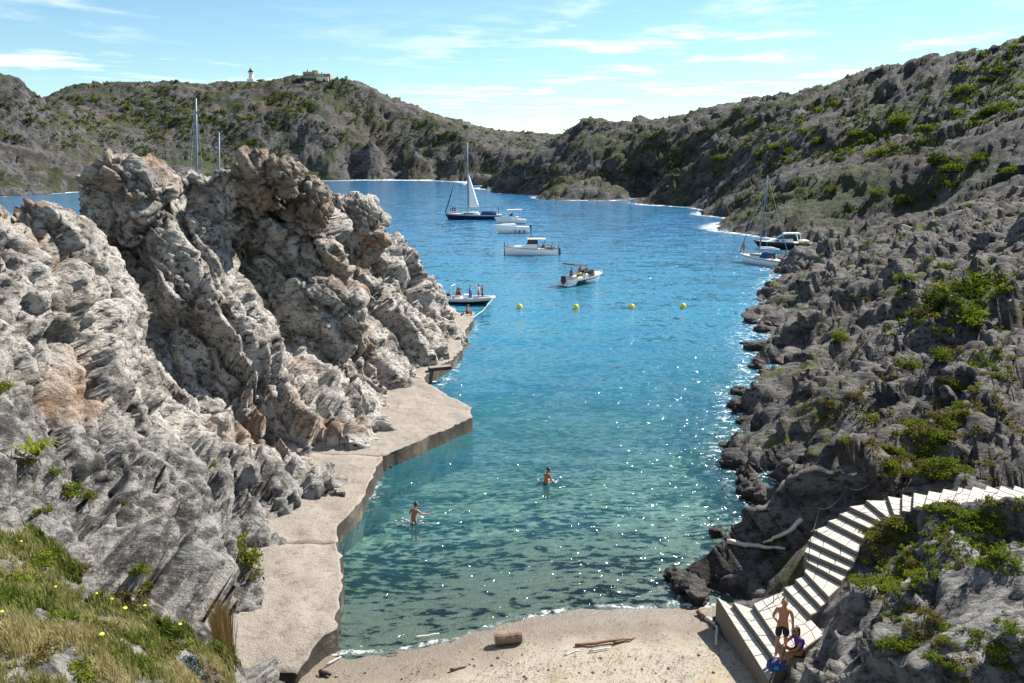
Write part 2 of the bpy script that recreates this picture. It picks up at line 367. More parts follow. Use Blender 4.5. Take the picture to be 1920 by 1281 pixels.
def read(me):
    V = np.empty(len(me.vertices) * 3, np.float32); me.vertices.foreach_get('co', V)
    N = np.empty(len(me.vertices) * 3, np.float32); me.vertex_normals.foreach_get('vector', N)
    return V.reshape(-1, 3).astype(float), N.reshape(-1, 3).astype(float)
def write(me, V):
    me.vertices.foreach_set('co', np.asarray(V, np.float32).ravel()); me.update()
    me.polygons.foreach_set('use_smooth', np.ones(len(me.polygons), bool))
def rock_disp(P, amp=1.0, direction=(0.55, -0.45, -0.7), stretch=2.6, big=True):
    """fractured rock: big blocks, elongated lumps with creases, small pitted relief"""
    Q = P + 0.5 * np.stack([gnoise(P / 2.1, 5), gnoise(P / 2.1, 6), gnoise(P / 2.1, 7)], 1)
    d = np.zeros(len(P))
    if big: d += 0.75 * fbm(P / 6.5, 2, 1)
    A = aniso(Q, direction, stretch)
    if big: e1, e2, eid, te = cells(A / 4.6, 43, True); d += 1.5 * te + 0.9 * (eid - 0.5) - 0.6 * np.exp(-((e2 - e1) / 0.05) ** 2)
    u = (Q @ np.array([0.75, 0.2, 0.63]) + 0.5 * gnoise(P / 3.1, 15)) / 1.25; fr = u - np.floor(u); d += 0.5 * (fr - 0.5) * (0.4 + 0.9 * np.clip(gnoise(P / 5.0, 16) + .4, 0, 1))   # slanting beds
    f1, f2, cid, tl = cells(A / 2.3, 3, True); d += 0.9 * tl + 0.55 * (cid - 0.5) + 0.35 * (0.5 - f1) - 0.40 * np.exp(-((f2 - f1) / 0.06) ** 2)
    g1, g2, gid, tg = cells(A / 0.85, 9, True); d += 0.45 * tg + 0.27 * (gid - 0.5) + 0.12 * (0.5 - g1) - 0.22 * np.exp(-((g2 - g1) / 0.07) ** 2)
    h1, h2, hid, thh = cells(aniso(P, direction, 1.6) / 0.36, 19, True); d += 0.13 * thh + 0.08 * (hid - 0.5)
    d += 0.12 * ridged(aniso(P, direction, 2.0) / 0.9, 3, 11)
    return d * amp
# closed solid of the height surface, evened out into small faces
nx, ny = 150, 300
gx, gy = np.meshgrid(np.linspace(-42, 1, nx), np.linspace(6, 84, ny)); gz = np.maximum(hL(gx, gy), -2.9)
top = np.stack([gx, gy, gz], -1).reshape(-1, 3); bot = top.copy(); bot[:, 2] = -3.6
ft = grid_faces(nx, ny); n0 = len(top); fb = ft[:, ::-1] + n0
ii = np.arange(n0).reshape(ny, nx); ring = np.concatenate([ii[0, :], ii[1:, -1], ii[-1, -2::-1], ii[-2:0:-1, 0]]); rn = np.roll(ring, -1)
fs = np.stack([ring, ring + n0, rn + n0, rn], 1)
solid = mesh_np('massif', np.concatenate([top, bot]), np.concatenate([ft, fb, fs]))
massif_me = voxel(solid, 0.16)
V, N = read(massif_me)
bank = [(-400, 940), (0, 985), (70, 1010), (150, 1060), (155, 1130), (250, 1135), (330, 1185), (410, 1185), (450, 1240), (455, 1300), (455, 1700), (-400, 1700)]
px, py = project(V); soft = in_poly(px, py, bank) & (V[:, 1] < 22) & (V[:, 1] > 1)
amp = np.where(soft, 0.18, 1.0); amp *= np.clip((V[:, 2] + 3.2) / 1.5, 0, 1)
V2 = V + N * (rock_disp(V) * amp)[:, None]
write(massif_me, V2); massif_me.name = 'cliff'
cliff = tag(link('cliff', massif_me, M['rock_left']), 'pale fractured rock cliff above the concrete quay', kind='structure')
def bvh_of(me):
    V, _ = read(me); n = len(me.polygons); k = len(me.loops) // n; I = np.empty(len(me.loops), np.int32); me.loops.foreach_get('vertex_index', I)
    return BVHTree.FromPolygons(V.tolist(), I.reshape(n, k).tolist())
BV_L = bvh_of(massif_me)

# ---- right slope and far hills share one height surface
Rp = []
shore = [(1350, 1128), (1335, 1100), (1395, 1052), (1462, 1002), (1470, 960), (1438, 900), (1388, 862), (1402, 800), (1397, 745), (1430, 700), (1412, 640), (1422, 605), (1450, 560), (1450, 525), (1472, 512)]
for p in shore:
    w = W(p[0], p[1], 0.0); Rp += [(w[0], w[1], 0.0), (w[0] - 2.5, w[1] - 0.5, -1.6), (w[0] - 9, w[1], -4.5)]
far_shore = [(1515, 456), (1470, 447), (1412, 438), (1340, 405), (1290, 388), (1240, 374), (1200, 371), (1130, 376), (1050, 374), (980, 364), (930, 356), (897, 348), (915, 340), (830, 336), (740, 335), (660, 337), (600, 339), (540, 340),
             (420, 345), (300, 350), (165, 358), (100, 363), (0, 369), (-200, 375)]
for p in far_shore:
    w = W(p[0], p[1], 0.0); k = 1 + 0.0; L2 = math.hypot(w[0], w[1]); Rp += [(w[0], w[1], 0.3), (w[0] * (1 - 14 / L2), w[1] * (1 - 14 / L2), -4), (w[0] * (1 + 3 / L2), w[1] * (1 + 3 / L2), 3.0)]
for p in [(1920, 640, 44), (1920, 500, 62), (1920, 420, 85), (1700, 500, 85), (1700, 600, 60), (1550, 600, 68), (1550, 700, 48), (1700, 700, 44), (1900, 750, 34), (1700, 830, 32), (1550, 830, 35), (1490, 900, 32.3),
          (1900, 880, 27), (1600, 905, 28.6), (1510, 960, 28.6), (1478, 535, 88), (1515, 520, 86), (1500, 475, 108), (1530, 463, 117), (1650, 450, 115), (1750, 420, 115), (1920, 345, 120), (1600, 520, 82), (1800, 450, 98),
          (1600, 1100, 21.5), (1565, 1165, 20.6), (1900, 1000, 21.5), (1700, 1010, 23), (1900, 1150, 18), (1700, 1150, 19.5), (1900, 1281, 15.5), (1600, 1281, 18), (1525, 1281, 18.7), (2100, 1200, 15), (2100, 900, 24), (2100, 640, 40), (1550, 1230, 19.3), (2100, 450, 75),
          # mid hill
          (1600, 425, 150), (1700, 400, 155), (1600, 300, 185), (1450, 350, 185), (1450, 250, 240), (1700, 250, 200), (1700, 330, 165), (1850, 250, 165), (1850, 180, 195), (1600, 220, 235), (1330, 300, 260), (1250, 320, 270), (1520, 420, 152), (1400, 400, 172),
          (1245, 241, 390), (1330, 207, 335), (1400, 195, 310), (1450, 191, 290), (1560, 166, 270), (1640, 140, 258), (1700, 122, 250), (1770, 113, 245), (1830, 124, 248), (1870, 92, 230), (1920, 70, 220), (2100, 40, 200), (2100, 250, 140),
          # centre headland
          (1100, 229, 350), (1150, 233, 352), (1210, 238, 360), (1060, 247, 352), (1010, 270, 350), (960, 300, 350), (915, 335, 385), (1100, 300, 315), (1200, 310, 305), (1050, 330, 312), (1150, 350, 293),
          # low valley and back ridge
          (940, 252, 640), (1000, 254, 640), (880, 262, 560), (960, 275, 560), (850, 300, 510), (900, 300, 500), (1000, 285, 470), (860, 265, 520),
          # lighthouse hill
          (75, 192, 560), (110, 172, 570), (150, 157, 575), (200, 151, 580), (340, 154, 590), (400, 159, 600), (470, 157, 605), (530, 149, 600), (575, 143, 595), (610, 146, 590), (640, 147, 590), (670, 158, 585), (700, 186, 580), (735, 216, 575), (790, 223, 580), (820, 221, 580),
          (850, 233, 600), (900, 242, 620), (300, 230, 520), (450, 230, 520), (600, 230, 525), (200, 230, 500), (700, 260, 530), (780, 280, 530), (560, 290, 505), (400, 300, 480), (640, 300, 515), (250, 300, 440),
          # far left flank
          (0, 141, 390), (-200, 120, 380), (30, 152, 400), (75, 196, 420), (130, 240, 420), (60, 260, 370), (180, 282, 425), (0, 280, 350), (100, 310, 350)]:
    Rp.append(tuple(D(*p)))
for x, y, z in [(-60, 480, -4), (-260, 240, -5), (-150, 240, -6), (-60, 300, -7), (0, 250, -7), (0, 120, -7), (10, 60, -6), (-20, 400, -6), (30, 200, -6), (-400, 300, 10), (-450, 700, 30), (0, 800, 26), (-200, 760, 45), (250, 600, 40), (350, 300, 50), (200, 700, 30),
                (90, 60, 22), (70, 30, 17), (40, 12, 9), (20, 8, 7), (140, 120, 30), (0, 30, -3), (-8, 40, -4)]:
    Rp.append((x, y, z))
# the stairway lies bedded in the slope: (sea side pixel, hill side pixel) of each step's front edge
STEPS = [((1343.6, 1120.6), (1441, 1277)), ((1374, 1130), (1457, 1243)), ((1412, 1133.5), (1479, 1226)),
         ((1470, 1103), (1519.6, 1154.5)), ((1490.5, 1088), (1539, 1138)), ((1508, 1073), (1553.5, 1120.5)), ((1513, 1055), (1577.7, 1090)), ((1508, 1036), (1589, 1070.5)), ((1514.7, 1015), (1602, 1055)),
         ((1526, 995), (1608, 1037)), ((1552, 978), (1617, 1011)), ((1572.8, 964.6), (1630, 992)), ((1592, 951), (1648.7, 978.5)), ((1623, 938.8), (1661, 969)), ((1664, 931.7), (1676, 965.6)), ((1691.4, 928), (1691, 959)), ((1713, 925), (1711, 952.7)),
         ((1741, 922), (1733, 947)), ((1768, 918), (1758, 944)), ((1797, 915), (1786, 943)), ((1824, 913), (1812, 942)), ((1850, 912), (1838, 941)), ((1876, 912), (1863, 940)), ((1902, 912), (1889, 939)), ((1929, 912), (1915, 938)), ((1957, 912), (1943, 938))]
SZ = [1.15, 1.33, 1.51] + [1.51 + 0.17 * (i + 1) for i in range(len(STEPS) - 3)]
for i, (a, b) in enumerate(STEPS):
    for q in (a, b):
        w = W(q[0], q[1], SZ[i]); Rp.append((w[0], w[1], SZ[i] - (0.75 if i <= 3 else 0.5 if q is a else 0.16)))
    if i > 3: w2 = W(*b, SZ[i]) + (W(*b, SZ[i]) - W(*a, SZ[i])) * .55; Rp.append((w2[0], w2[1], SZ[i] + .3))
for q in [(1532, 1182), (1523, 1219), (1507, 1240)]:
    w = W(q[0], q[1], 1.5); Rp.append((w[0] - 0.3, w[1], 0.9)); Rp.append((w[0] + 0.7, w[1], 2.1))
hR = RBF(Rp)
def slope_disp(P, dist):
    """schist: slanting ledges and broken blocks near, larger lumps far away"""
    st = (0.75, 0.45, 0.5)
    Q = P + 0.45 * np.stack([gnoise(P / 1.7, 5), gnoise(P / 1.7, 6), gnoise(P / 1.7, 7)], 1)
    A = aniso(Q, st, 3.2)
    d = 0.8 * fbm(P / 9.0, 3, 2) * np.clip(dist / 60, 0.35, 1.6)
    e1, e2, eid, te = cells(A / 5.0, 47, True); d += 1.7 * te + 1.0 * (eid - 0.5)
    u = (Q @ np.array([-0.45, 0.35, 0.82]) + 0.5 * gnoise(P / 3.1, 15)) / 0.95; fr = u - np.floor(u); d += 0.95 * (fr - 0.5) * (0.35 + np.clip(gnoise(P / 6.0, 16) + .4, 0, 1))
    f1, f2, cid, tl = cells(A / 1.9, 23, True); d += 0.55 * tl + 0.35 * (cid - 0.5) - 0.2 * np.exp(-((f2 - f1) / 0.07) ** 2)
    g1, g2, gid, tg = cells(aniso(Q, st, 2.4) / 0.62, 29, True); d += 0.24 * tg + 0.13 * (gid - 0.5)
    d += 0.5 * ridged(aniso(P, st, 3.0) / 2.2, 4, 41) - 0.2
    return d
# near slope
nx, ny = 350, 560
gx, gy = np.meshgrid(np.linspace(2.0, 72, nx), np.linspace(11, 124, ny) ** 1.0)
u = np.linspace(0, 1, ny); gy = (11 + 113 * (0.55 * u + 0.45 * u ** 2))[:, None] * np.ones((1, nx)); u = np.linspace(0, 1, nx); gx = (2 + 70 * (0.6 * u + 0.4 * u ** 2))[None, :] * np.ones((ny, 1))
gz = hR(gx, gy).clip(-3.5, None); P = np.stack([gx, gy, gz], -1).reshape(-1, 3); N = grid_normals(P, nx, ny)
dist = np.hypot(P[:, 0], P[:, 1]); dd = slope_disp(P, dist)
STC = np.array([[*(0.5 * (W(*a, z) + W(*b, z)))[:2]] for (a, b), z in zip(STEPS, SZ)])
ds = np.min(np.linalg.norm(P[:, None, :2] - STC[None], axis=2), axis=1)
dd = dd * np.clip((ds - 0.9) / 1.2, 0.08, 1) - 0.12 * np.exp(-(ds / 0.9) ** 2)
P2 = P + N * dd[:, None]
slope_me = mesh_np('hillside', P2, grid_faces(nx, ny)); hillside = tag(link('hillside', slope_me, M['rock_right']), 'dark grey schist slope on the right of the cove', kind='structure')
BV_R = bvh_of(slope_me)
# far land: rings around the cove, finer near and coarser far
na, nr = 780, 420
az = np.linspace(R(-48), R(48), na); rr = 96 * (900 / 96) ** np.linspace(0, 1, nr)
ga, gr = np.meshgrid(az, rr); gx, gy = gr * np.sin(ga), gr * np.cos(ga)
gz = hR(gx, gy).clip(-5, None); P = np.stack([gx, gy, gz], -1).reshape(-1, 3); N = grid_normals(P, na, nr); N *= np.sign(N[:, 2:3])
dist = np.hypot(P[:, 0], P[:, 1])
wn = np.clip((135 - dist) / 30, 0, 1); dn = np.zeros(len(P)); near = wn > 0; dn[near] = slope_disp(P[near], dist[near]) - 0.25
Q = P + 3 * np.stack([gnoise(P / 14, 5), gnoise(P / 14, 6), gnoise(P / 14, 7)], 1)
f1, f2, cid, tl = cells(aniso(Q, (0.6, 0.4, 0.6), 2.2) / 9.0, 53, True); g1, g2, gid, tg = cells(aniso(Q, (0.6, 0.4, 0.6), 2.4) / 3.2, 59, True)
df = 2.0 * fbm(P / 30, 3, 61) + 1.7 * tl + 1.3 * (cid - 0.5) + 0.85 * tg + 0.7 * (gid - 0.5) + 1.3 * ridged(aniso(P, (0.5, 0.3, 0.8), 2.0) / 11, 4, 67) - 0.7
k1, k2, kid, tk = cells(aniso(Q, (0.6, 0.4, 0.6), 2.4) / 1.5, 63, True); df += (0.55 * tk + 0.45 * (kid - 0.5)) * np.clip(2 - dist / 200, 0.3, 1.2)
df *= np.clip(dist / 260, 0.75, 1.25) * np.clip((P[:, 2] + 3) / 4, 0.15, 1)
P2 = P + N * (dn * wn + df * (1 - wn))[:, None]
far_me = mesh_np('hills', P2, grid_faces(na, nr)); hills = tag(link('hills', far_me, M['rock_far']), 'rocky scrub covered hills round the bay', kind='structure')
BV_F = bvh_of(far_me)
def hit(px, py):
    """where the line of sight through a pixel meets the land"""
    v = Vector(ray(px, py)).normalized(); best = None
    for b in (BV_L, BV_R, BV_F):
        loc, nor, _, dd_ = b.ray_cast(Vector((0, 0, CH)), v, 2000)
        if loc is not None and (best is None or dd_ < best[2]): best = (loc, nor, dd_)
    return best
def ground(x, y):
    z = float(sand_z(np.array(x), np.array(y)))
    for b in (BV_L, BV_R, BV_F):
        loc, nor, _, _ = b.ray_cast(Vector((x, y, 200)), Vector((0, 0, -1)), 400)
        if loc is not None: z = max(z, loc.z)
    return z

# ---- beach and seabed in one sheet
nx, ny = 170, 260
u = np.linspace(0, 1, ny); gy = (9 + 150 * (0.25 * u + 0.75 * u ** 2))[:, None] * np.ones((1, nx)); gx = np.linspace(-14, 30, nx)[None, :] * np.ones((ny, 1)); gx = gx * (1 + np.clip(gy - 40, 0, None) / 60)
P = np.stack([gx, gy, sand_z(gx, gy)], -1).reshape(-1, 3)
P[:, 2] += 0.035 * fbm(P / 0.9, 3, 71) * np.clip((P[:, 2] + 0.3) * 3, 0.25, 1.5) + np.where(P[:, 2] < -0.5, 0.12 * np.clip(fbm(P / 2.5, 3, 77), 0, 1), 0)
m, g = newmat('sand'); geo = g.n('ShaderNodeNewGeometry').outputs['Position']; z = g.n('ShaderNodeSeparateXYZ', Vector=geo).outputs[2]
n1 = g.noise(geo, 0.9, 5, 0.6); n2 = g.noise(geo, 14, 4, 0.6); n3 = g.noise(geo, 0.45, 4, 0.6, 0.5)
dry = g.mix(n2, (0.24, 0.205, 0.155), (0.37, 0.325, 0.26)); dry = g.mix(g.step(n1, 0.5, 0.7), dry, (0.29, 0.22, 0.13))
dry = g.mix(g.math('MULTIPLY', g.step(g.noise(geo, 5, 5, 0.7), 0.53, 0.64), 0.7), dry, (0.16, 0.12, 0.08))
wetc = g.mix(n2, (0.15, 0.12, 0.09), (0.20, 0.165, 0.125)); c = g.mix(g.step(g.math('ADD', z, g.math('MULTIPLY', g.math('SUBTRACT', n1, 0.5), 0.14)), 0.16, 0.34), wetc, dry)
bed = g.mix(g.step(g.noise(geo, 2.2, 5, 0.7), 0.42, 0.6), (0.15, 0.155, 0.12), (0.38, 0.35, 0.27)); bed = g.mix(g.step(g.noise(geo, 0.55, 8, 0.75, 0.2), 0.55, 0.68), bed, (0.10, 0.115, 0.09))
c = g.mix(g.step(z, -0.35, -0.95), c, bed)
p = g.n('ShaderNodeBsdfPrincipled', Base_Color=c, Roughness=g.step(z, 0.05, 0.2, 0.35, 0.9)); g.set(p, 'Normal', g.bump(g.math('ADD', g.noise(geo, 3.5, 6, 0.7), g.math('MULTIPLY', n2, 0.4)), 0.6, 0.09))
g.n('ShaderNodeOutputMaterial', Surface=p); M['sand'] = m
beach_me = mesh_np('beach', P, grid_faces(nx, ny)); tag(link('beach', beach_me, m), 'sandy beach running down into the cove', kind='structure')

# ---- sea
xs = np.concatenate([np.linspace(-1500, -60, 36), np.arange(-58, 80, 0.55), np.linspace(82, 1200, 30)]); ys = np.concatenate([np.arange(16, 150, 0.5), np.arange(150, 420, 2.0), np.linspace(424, 3500, 50)])
gx, gy = np.meshgrid(xs, ys); land = hR(gx, gy); land = np.where((gx > -42) & (gx < 1) & (gy > 6) & (gy < 84), np.maximum(land, hL(gx, gy)), land)
sand_ = sand_z(gx, gy)
P = np.stack([gx, gy, 0 * gx], -1).reshape(-1, 3)
sea_me = mesh_np('sea', P, grid_faces(len(xs), len(ys)))
at = sea_me.attributes.new('land', 'FLOAT', 'POINT'); at.data.foreach_set('value', land.ravel().astype(np.float32))
at = sea_me.attributes.new('sandz', 'FLOAT', 'POINT'); at.data.foreach_set('value', sand_.ravel().astype(np.float32))
m, g = newmat('sea water'); geo = g.n('ShaderNodeNewGeometry').outputs['Position']; sy = g.n('ShaderNodeSeparateXYZ', Vector=geo).outputs[1]
ld = g.n('ShaderNodeAttribute', {'attribute_name': 'land'}).outputs['Fac']; sz = g.n('ShaderNodeAttribute', {'attribute_name': 'sandz'}).outputs['Fac']
depth = g.math('MULTIPLY', sz, -1.0)
body = g.mix(g.step(depth, 0.6, 4.5), (0.035, 0.185, 0.19), (0.03, 0.19, 0.285)); body = g.mix(g.step(sy, 60, 190), body, (0.042, 0.205, 0.40))
body = g.mix(g.math('MULTIPLY', g.step(g.noise(g.mapping(geo, (0.05, 0.12, 1)), 1.0, 4), 0.4, 0.65), 0.4), body, (0.022, 0.16, 0.29))
opac = g.math('SUBTRACT', 1.0, g.math('POWER', 2.718, g.math('MULTIPLY', g.math('MAXIMUM', depth, 0.0), -0.27)))
# waves: the surface normal is tilted by layered noise, coarser with distance
def wav(scale, sx, rot, amp, det):
    nd = g.n('ShaderNodeTexNoise', Vector=g.mapping(geo, (sx, 1.0, 1), (0, 0, rot)), Scale=scale, Detail=det, Roughness=0.6)
    v = g.n('ShaderNodeVectorMath', {'operation': 'SUBTRACT'}, i0=nd.outputs[1], i1=(0.5, 0.5, 0.5))
    return g.n('ShaderNodeVectorMath', {'operation': 'MULTIPLY'}, i0=v, i1=(amp, amp, 0.0)).outputs[0]
va = g.n('ShaderNodeVectorMath', {'operation': 'ADD'}, i0=wav(0.5, 0.4, 0.25, 0.45, 3), i1=wav(3.2, 0.5, -0.15, 0.85, 4)).outputs[0]
va = g.n('ShaderNodeVectorMath', {'operation': 'MULTIPLY'}, i0=va, i1=g.n('ShaderNodeCombineXYZ', X=g.step(sz, -0.05, -0.8, 0.35, 1.0), Y=g.step(sz, -0.05, -0.8, 0.35, 1.0), Z=0.0)).outputs[0]
nrm = g.n('ShaderNodeVectorMath', {'operation': 'NORMALIZE'}, i0=g.n('ShaderNodeVectorMath', {'operation': 'ADD'}, i0=va, i1=(0, 0, 1)).outputs[0]).outputs[0]
vb = g.n('ShaderNodeVectorMath', {'operation': 'ADD'}, i0=va, i1=wav(4.5, 0.8, 0.4, 2.6, 2)).outputs[0]       # steep little capillary facets that catch the sun
nrb = g.n('ShaderNodeVectorMath', {'operation': 'NORMALIZE'}, i0=g.n('ShaderNodeVectorMath', {'operation': 'ADD'}, i0=vb, i1=(0, 0, 1)).outputs[0]).outputs[0]
gla = g.n('ShaderNodeBsdfGlossy', Color=(1, 1, 1), Roughness=0.10, Normal=nrm); glb = g.n('ShaderNodeBsdfGlossy', Color=(1, 1, 1), Roughness=0.09, Normal=nrb)
glo = g.n('ShaderNodeMixShader', i0=0.30, i1=gla, i2=glb)
dif = g.n('ShaderNodeBsdfDiffuse', Color=body, Normal=nrm)
tra = g.n('ShaderNodeBsdfTransparent', Color=(0.72, 0.93, 0.93))
fo_edge = g.math('MULTIPLY', g.step(ld, -1.9, -0.05), g.step(g.noise(geo, 1.6, 7, 0.8, 0.3), 0.52, 0.60))
fo_far = g.math('MULTIPLY', g.step(sy, 110, 160), g.step(ld, -1.6, -0.1)); fo_far = g.math('MULTIPLY', fo_far, g.step(g.noise(geo, 0.35, 5, 0.7), 0.44, 0.56))
sw = g.math('ADD', sz, g.math('MULTIPLY', g.math('SUBTRACT', g.noise(geo, 0.5, 3), 0.5), 0.10))
line = g.math('MULTIPLY', g.step(g.math('ABSOLUTE', g.math('ADD', sw, 0.012)), 0.016, 0.004), 0.9); line2 = g.math('MULTIPLY', g.step(g.math('ABSOLUTE', g.math('ADD', sw, 0.12)), 0.014, 0.003), g.step(g.noise(geo, 0.35, 3), 0.5, 0.58))
foam = g.math('MAXIMUM', g.math('MAXIMUM', fo_edge, fo_far), g.math('MULTIPLY', line, g.math('MULTIPLY', g.step(g.noise(geo, 4.0, 6, 0.8), 0.44, 0.58), g.step(g.noise(geo, 0.6, 3), 0.36, 0.6))), True)
b1 = g.n('ShaderNodeMixShader', i0=opac, i1=tra, i2=dif)
fr = g.n('ShaderNodeFresnel', IOR=1.33, Normal=nrm)
b2 = g.n('ShaderNodeMixShader', i0=fr.outputs[0], i1=b1, i2=glo)
fd = g.n('ShaderNodeBsdfDiffuse', Color=(0.8, 0.82, 0.82)); b3 = g.n('ShaderNodeMixShader', i0=g.math('MULTIPLY', foam, 0.9), i1=b2, i2=fd)
g.n('ShaderNodeOutputMaterial', Surface=b3); M['sea'] = m
tag(link('sea', sea_me, m), 'rippled blue sea filling the cove', kind='structure')
# seabed beyond the sheet and land below everything
tag(MB().box((0, 1500, -9), (6000, 6000, 1)).build('seabed', M['rock_shore']), 'deep seabed', kind='structure')
# ================================================================== BOULDERS ON THE RIDGE
def boulder(name, outline, Y, ry, mat, label, group=None, blocky=0.55, sub=6, amp=0.8, direction=(0.4, -0.3, -0.8)):
    pts = np.array([D(p[0], p[1], Y) for p in outline]); c = pts.mean(0)
    th = np.arctan2(pts[:, 2] - c[2], pts[:, 0] - c[0]); rd = np.hypot(pts[:, 0] - c[0], pts[:, 2] - c[2]); k = np.argsort(th); th, rd = th[k], rd[k]
    bm = bmesh.new(); bmesh.ops.create_icosphere(bm, subdivisions=sub, radius=1.0); bm.verts.ensure_lookup_table()
    U = np.array([v.co[:] for v in bm.verts]); Fs = np.array([[v.index for v in f.verts] for f in bm.faces]); bm.free()
    t = np.arctan2(U[:, 2], U[:, 0]); rr = np.interp(t, np.r_[th - 2 * np.pi, th, th + 2 * np.pi], np.r_[rd, rd, rd])
    pl = np.hypot(U[:, 0], U[:, 2]); s = pl ** blocky
    P = np.stack([np.cos(t) * s * rr, np.sign(U[:, 1]) * np.abs(U[:, 1]) ** blocky * ry, np.sin(t) * s * rr], 1)
    me = mesh_np(name, P + c, Fs); V, N = read(me)
    V = V + N * (rock_disp(V, amp, direction, 2.0, big=False) - 0.06)[:, None]; write(me, V - c)
    o = link(name, me, mat); o.location = c
    return tag(o, label, 'boulder', group)
boulder('balanced_boulder', [(157, 345), (168, 315), (195, 300), (250, 298), (300, 318), (318, 355), (308, 392), (275, 430), (240, 465), (212, 492), (196, 480), (180, 445), (172, 420), (176, 390)], 43.6, 2.2, M['rock_left'],
        'tall pale boulder perched over the cleft, wider at its top than its foot')
boulder('capped_boulder', [(434, 350), (442, 318), (465, 294), (510, 286), (548, 297), (572, 322), (566, 352), (520, 372), (470, 398), (446, 388)], 48.6, 2.0, M['rock_orange'], 'rust orange topped boulder on the highest point of the cliff')
boulder('ridge_boulder', [(552, 352), (605, 340), (609, 420), (602, 445), (560, 436), (538, 402)], 51.5, 1.6, M['rock_orange'], 'squared brown block beside the orange topped boulder on the ridge')
boulder('rounded_boulder', [(611, 388), (628, 366), (665, 371), (696, 371), (713, 393), (729, 413), (726, 440), (704, 462), (700, 490), (660, 497), (625, 474), (607, 432)], 56.0, 2.2, M['rock_left'], 'rounded grey boulder jutting over the sea at the end of the ridge')
boulder('slanting_boulder', [(262, 470), (300, 400), (322, 346), (350, 330), (400, 326), (446, 322), (452, 400), (400, 450), (330, 480)], 47.8, 1.7, M['rock_left'], 'pale slanting slab between the perched boulder and the orange topped one', amp=0.6)
boulder('crest_boulder', [(82, 412), (90, 396), (112, 388), (134, 400), (136, 428), (95, 430)], 35.2, 0.8, M['rock_left'], 'small pale block crowning the nearest rock peak on the left', sub=5, amp=0.3)
boulder('spire_rock', [(448, 640), (456, 605), (466, 591), (480, 602), (500, 650), (520, 700), (510, 730), (455, 720)], 43.2, 1.2, M['rock_left'], 'pointed pale rock spire in front of the shaded hollow', sub=5, amp=0.4)
boulder('leaning_boulder', [(478, 590), (500, 545), (560, 520), (640, 530), (690, 575), (680, 640), (600, 690), (520, 660), (490, 630)], 49.6, 1.6, M['rock_left'], 'broad lit rock slab leaning below the shaded hollow', amp=0.7)
boulder('low_boulder', [(760, 660), (770, 620), (800, 612), (818, 640), (822, 662), (795, 678), (770, 690)], 59.5, 1.2, M['rock_orange'], 'low brown boulder resting at the narrow part of the quay', sub=5, amp=0.35)
# loose rocks standing in the surf along the right shore
SURF = [(1385, 762, .9), (1372, 868, 1.0), (1395, 878, .8), (1404, 845, .7), (1388, 738, .6), (1415, 655, .8), (1420, 688, .7), (1400, 792, .8), (1418, 930, 1.1), (1440, 945, 1.0), (1402, 905, .7), (1270, 1085, .7), (1290, 1105, .8), (1308, 1122, .7), (1350, 1062, .6), (1380, 1040, .8), (1330, 1075, .5),
        (1400, 1015, .9), (1345, 1000, .5), (1440, 610, 1.0), (1428, 620, .8), (1408, 605, .7), (1440, 580, .9), (1411, 435, 2.4), (1300, 1078, .5), (1360, 1085, .8), (1395, 1065, .9), (1425, 1040, 1.0)]
surf_me = []
for k in range(4):
    bm = bmesh.new(); bmesh.ops.create_icosphere(bm, subdivisions=4, radius=1.0)
    for v in bm.verts: v.co = Vector((math.copysign(abs(v.co.x) ** .8, v.co.x) * 1.25, v.co.y, v.co.z * .75))
    me = bpy.data.meshes.new('shore_rock'); bm.to_mesh(me); bm.free(); V, N = read(me)
    V = V + N * (0.9 * rock_disp(V * 1.6 + 13 * k, 0.5, (1, .3, .2), 2.2, big=False))[:, None]; write(me, V); surf_me.append(me)
for i, (x, y, s) in enumerate(SURF):
    w = W(x, y, 0.0); o = link('shore_rock', surf_me[i % 4], M['rock_shore']); o.location = (w[0], w[1], 0.05 * s); o.rotation_euler = (0, 0, i * 1.3); s *= .6 if w[1] < 50 else .8; o.scale = (s, s, s * .9)
    tag(o, 'dark wet rock in the surf along the right shore', 'rock', 'dark wet rocks along the right shore')

# ================================================================== QUAY
m, g = newmat('old concrete'); geo = g.n('ShaderNodeNewGeometry').outputs['Position']; z = g.n('ShaderNodeSeparateXYZ', Vector=geo).outputs[2]
c = g.mix(g.noise(geo, 0.7, 6, 0.65), (0.21, 0.18, 0.148), (0.36, 0.315, 0.265)); c = g.mix(g.math('MULTIPLY', g.step(g.noise(geo, 2.4, 6, 0.7), 0.50, 0.66), 0.65), c, (0.15, 0.115, 0.08))
c = g.mix(g.math('MULTIPLY', g.step(g.noise(geo, 11, 4, 0.7), 0.56, 0.7), 0.4), c, (0.20, 0.17, 0.13)); vz = g.n('ShaderNodeSeparateXYZ', Vector=g.n('ShaderNodeNewGeometry').outputs['True Normal']).outputs[2]; c = g.mix(g.math('MULTIPLY', g.step(vz, 0.55, 0.25), g.step(g.noise(geo, 1.5, 5), 0.2, 0.5, 0.7, 1.0)), c, (0.02, 0.017, 0.012)); c = g.mix(g.step(z, 0.45, 0.15), c, (0.035, 0.03, 0.02))  # upright sides near black: shade painted into the colour, along with algae and wet
c = g.mix(g.math('MULTIPLY', g.step(g.noise(geo, 0.35, 5, 0.7), 0.5, 0.62), 0.4), c, (0.20, 0.165, 0.125))
p = g.n('ShaderNodeBsdfPrincipled', Base_Color=c, Roughness=0.9); g.set(p, 'Normal', g.bump(g.math('ADD', g.noise(geo, 3, 8, 0.75), g.math('MULTIPLY', g.noise(geo, 22, 3), 0.3)), 0.8, 0.14))
g.n('ShaderNodeOutputMaterial', Surface=p); M['concrete'] = m
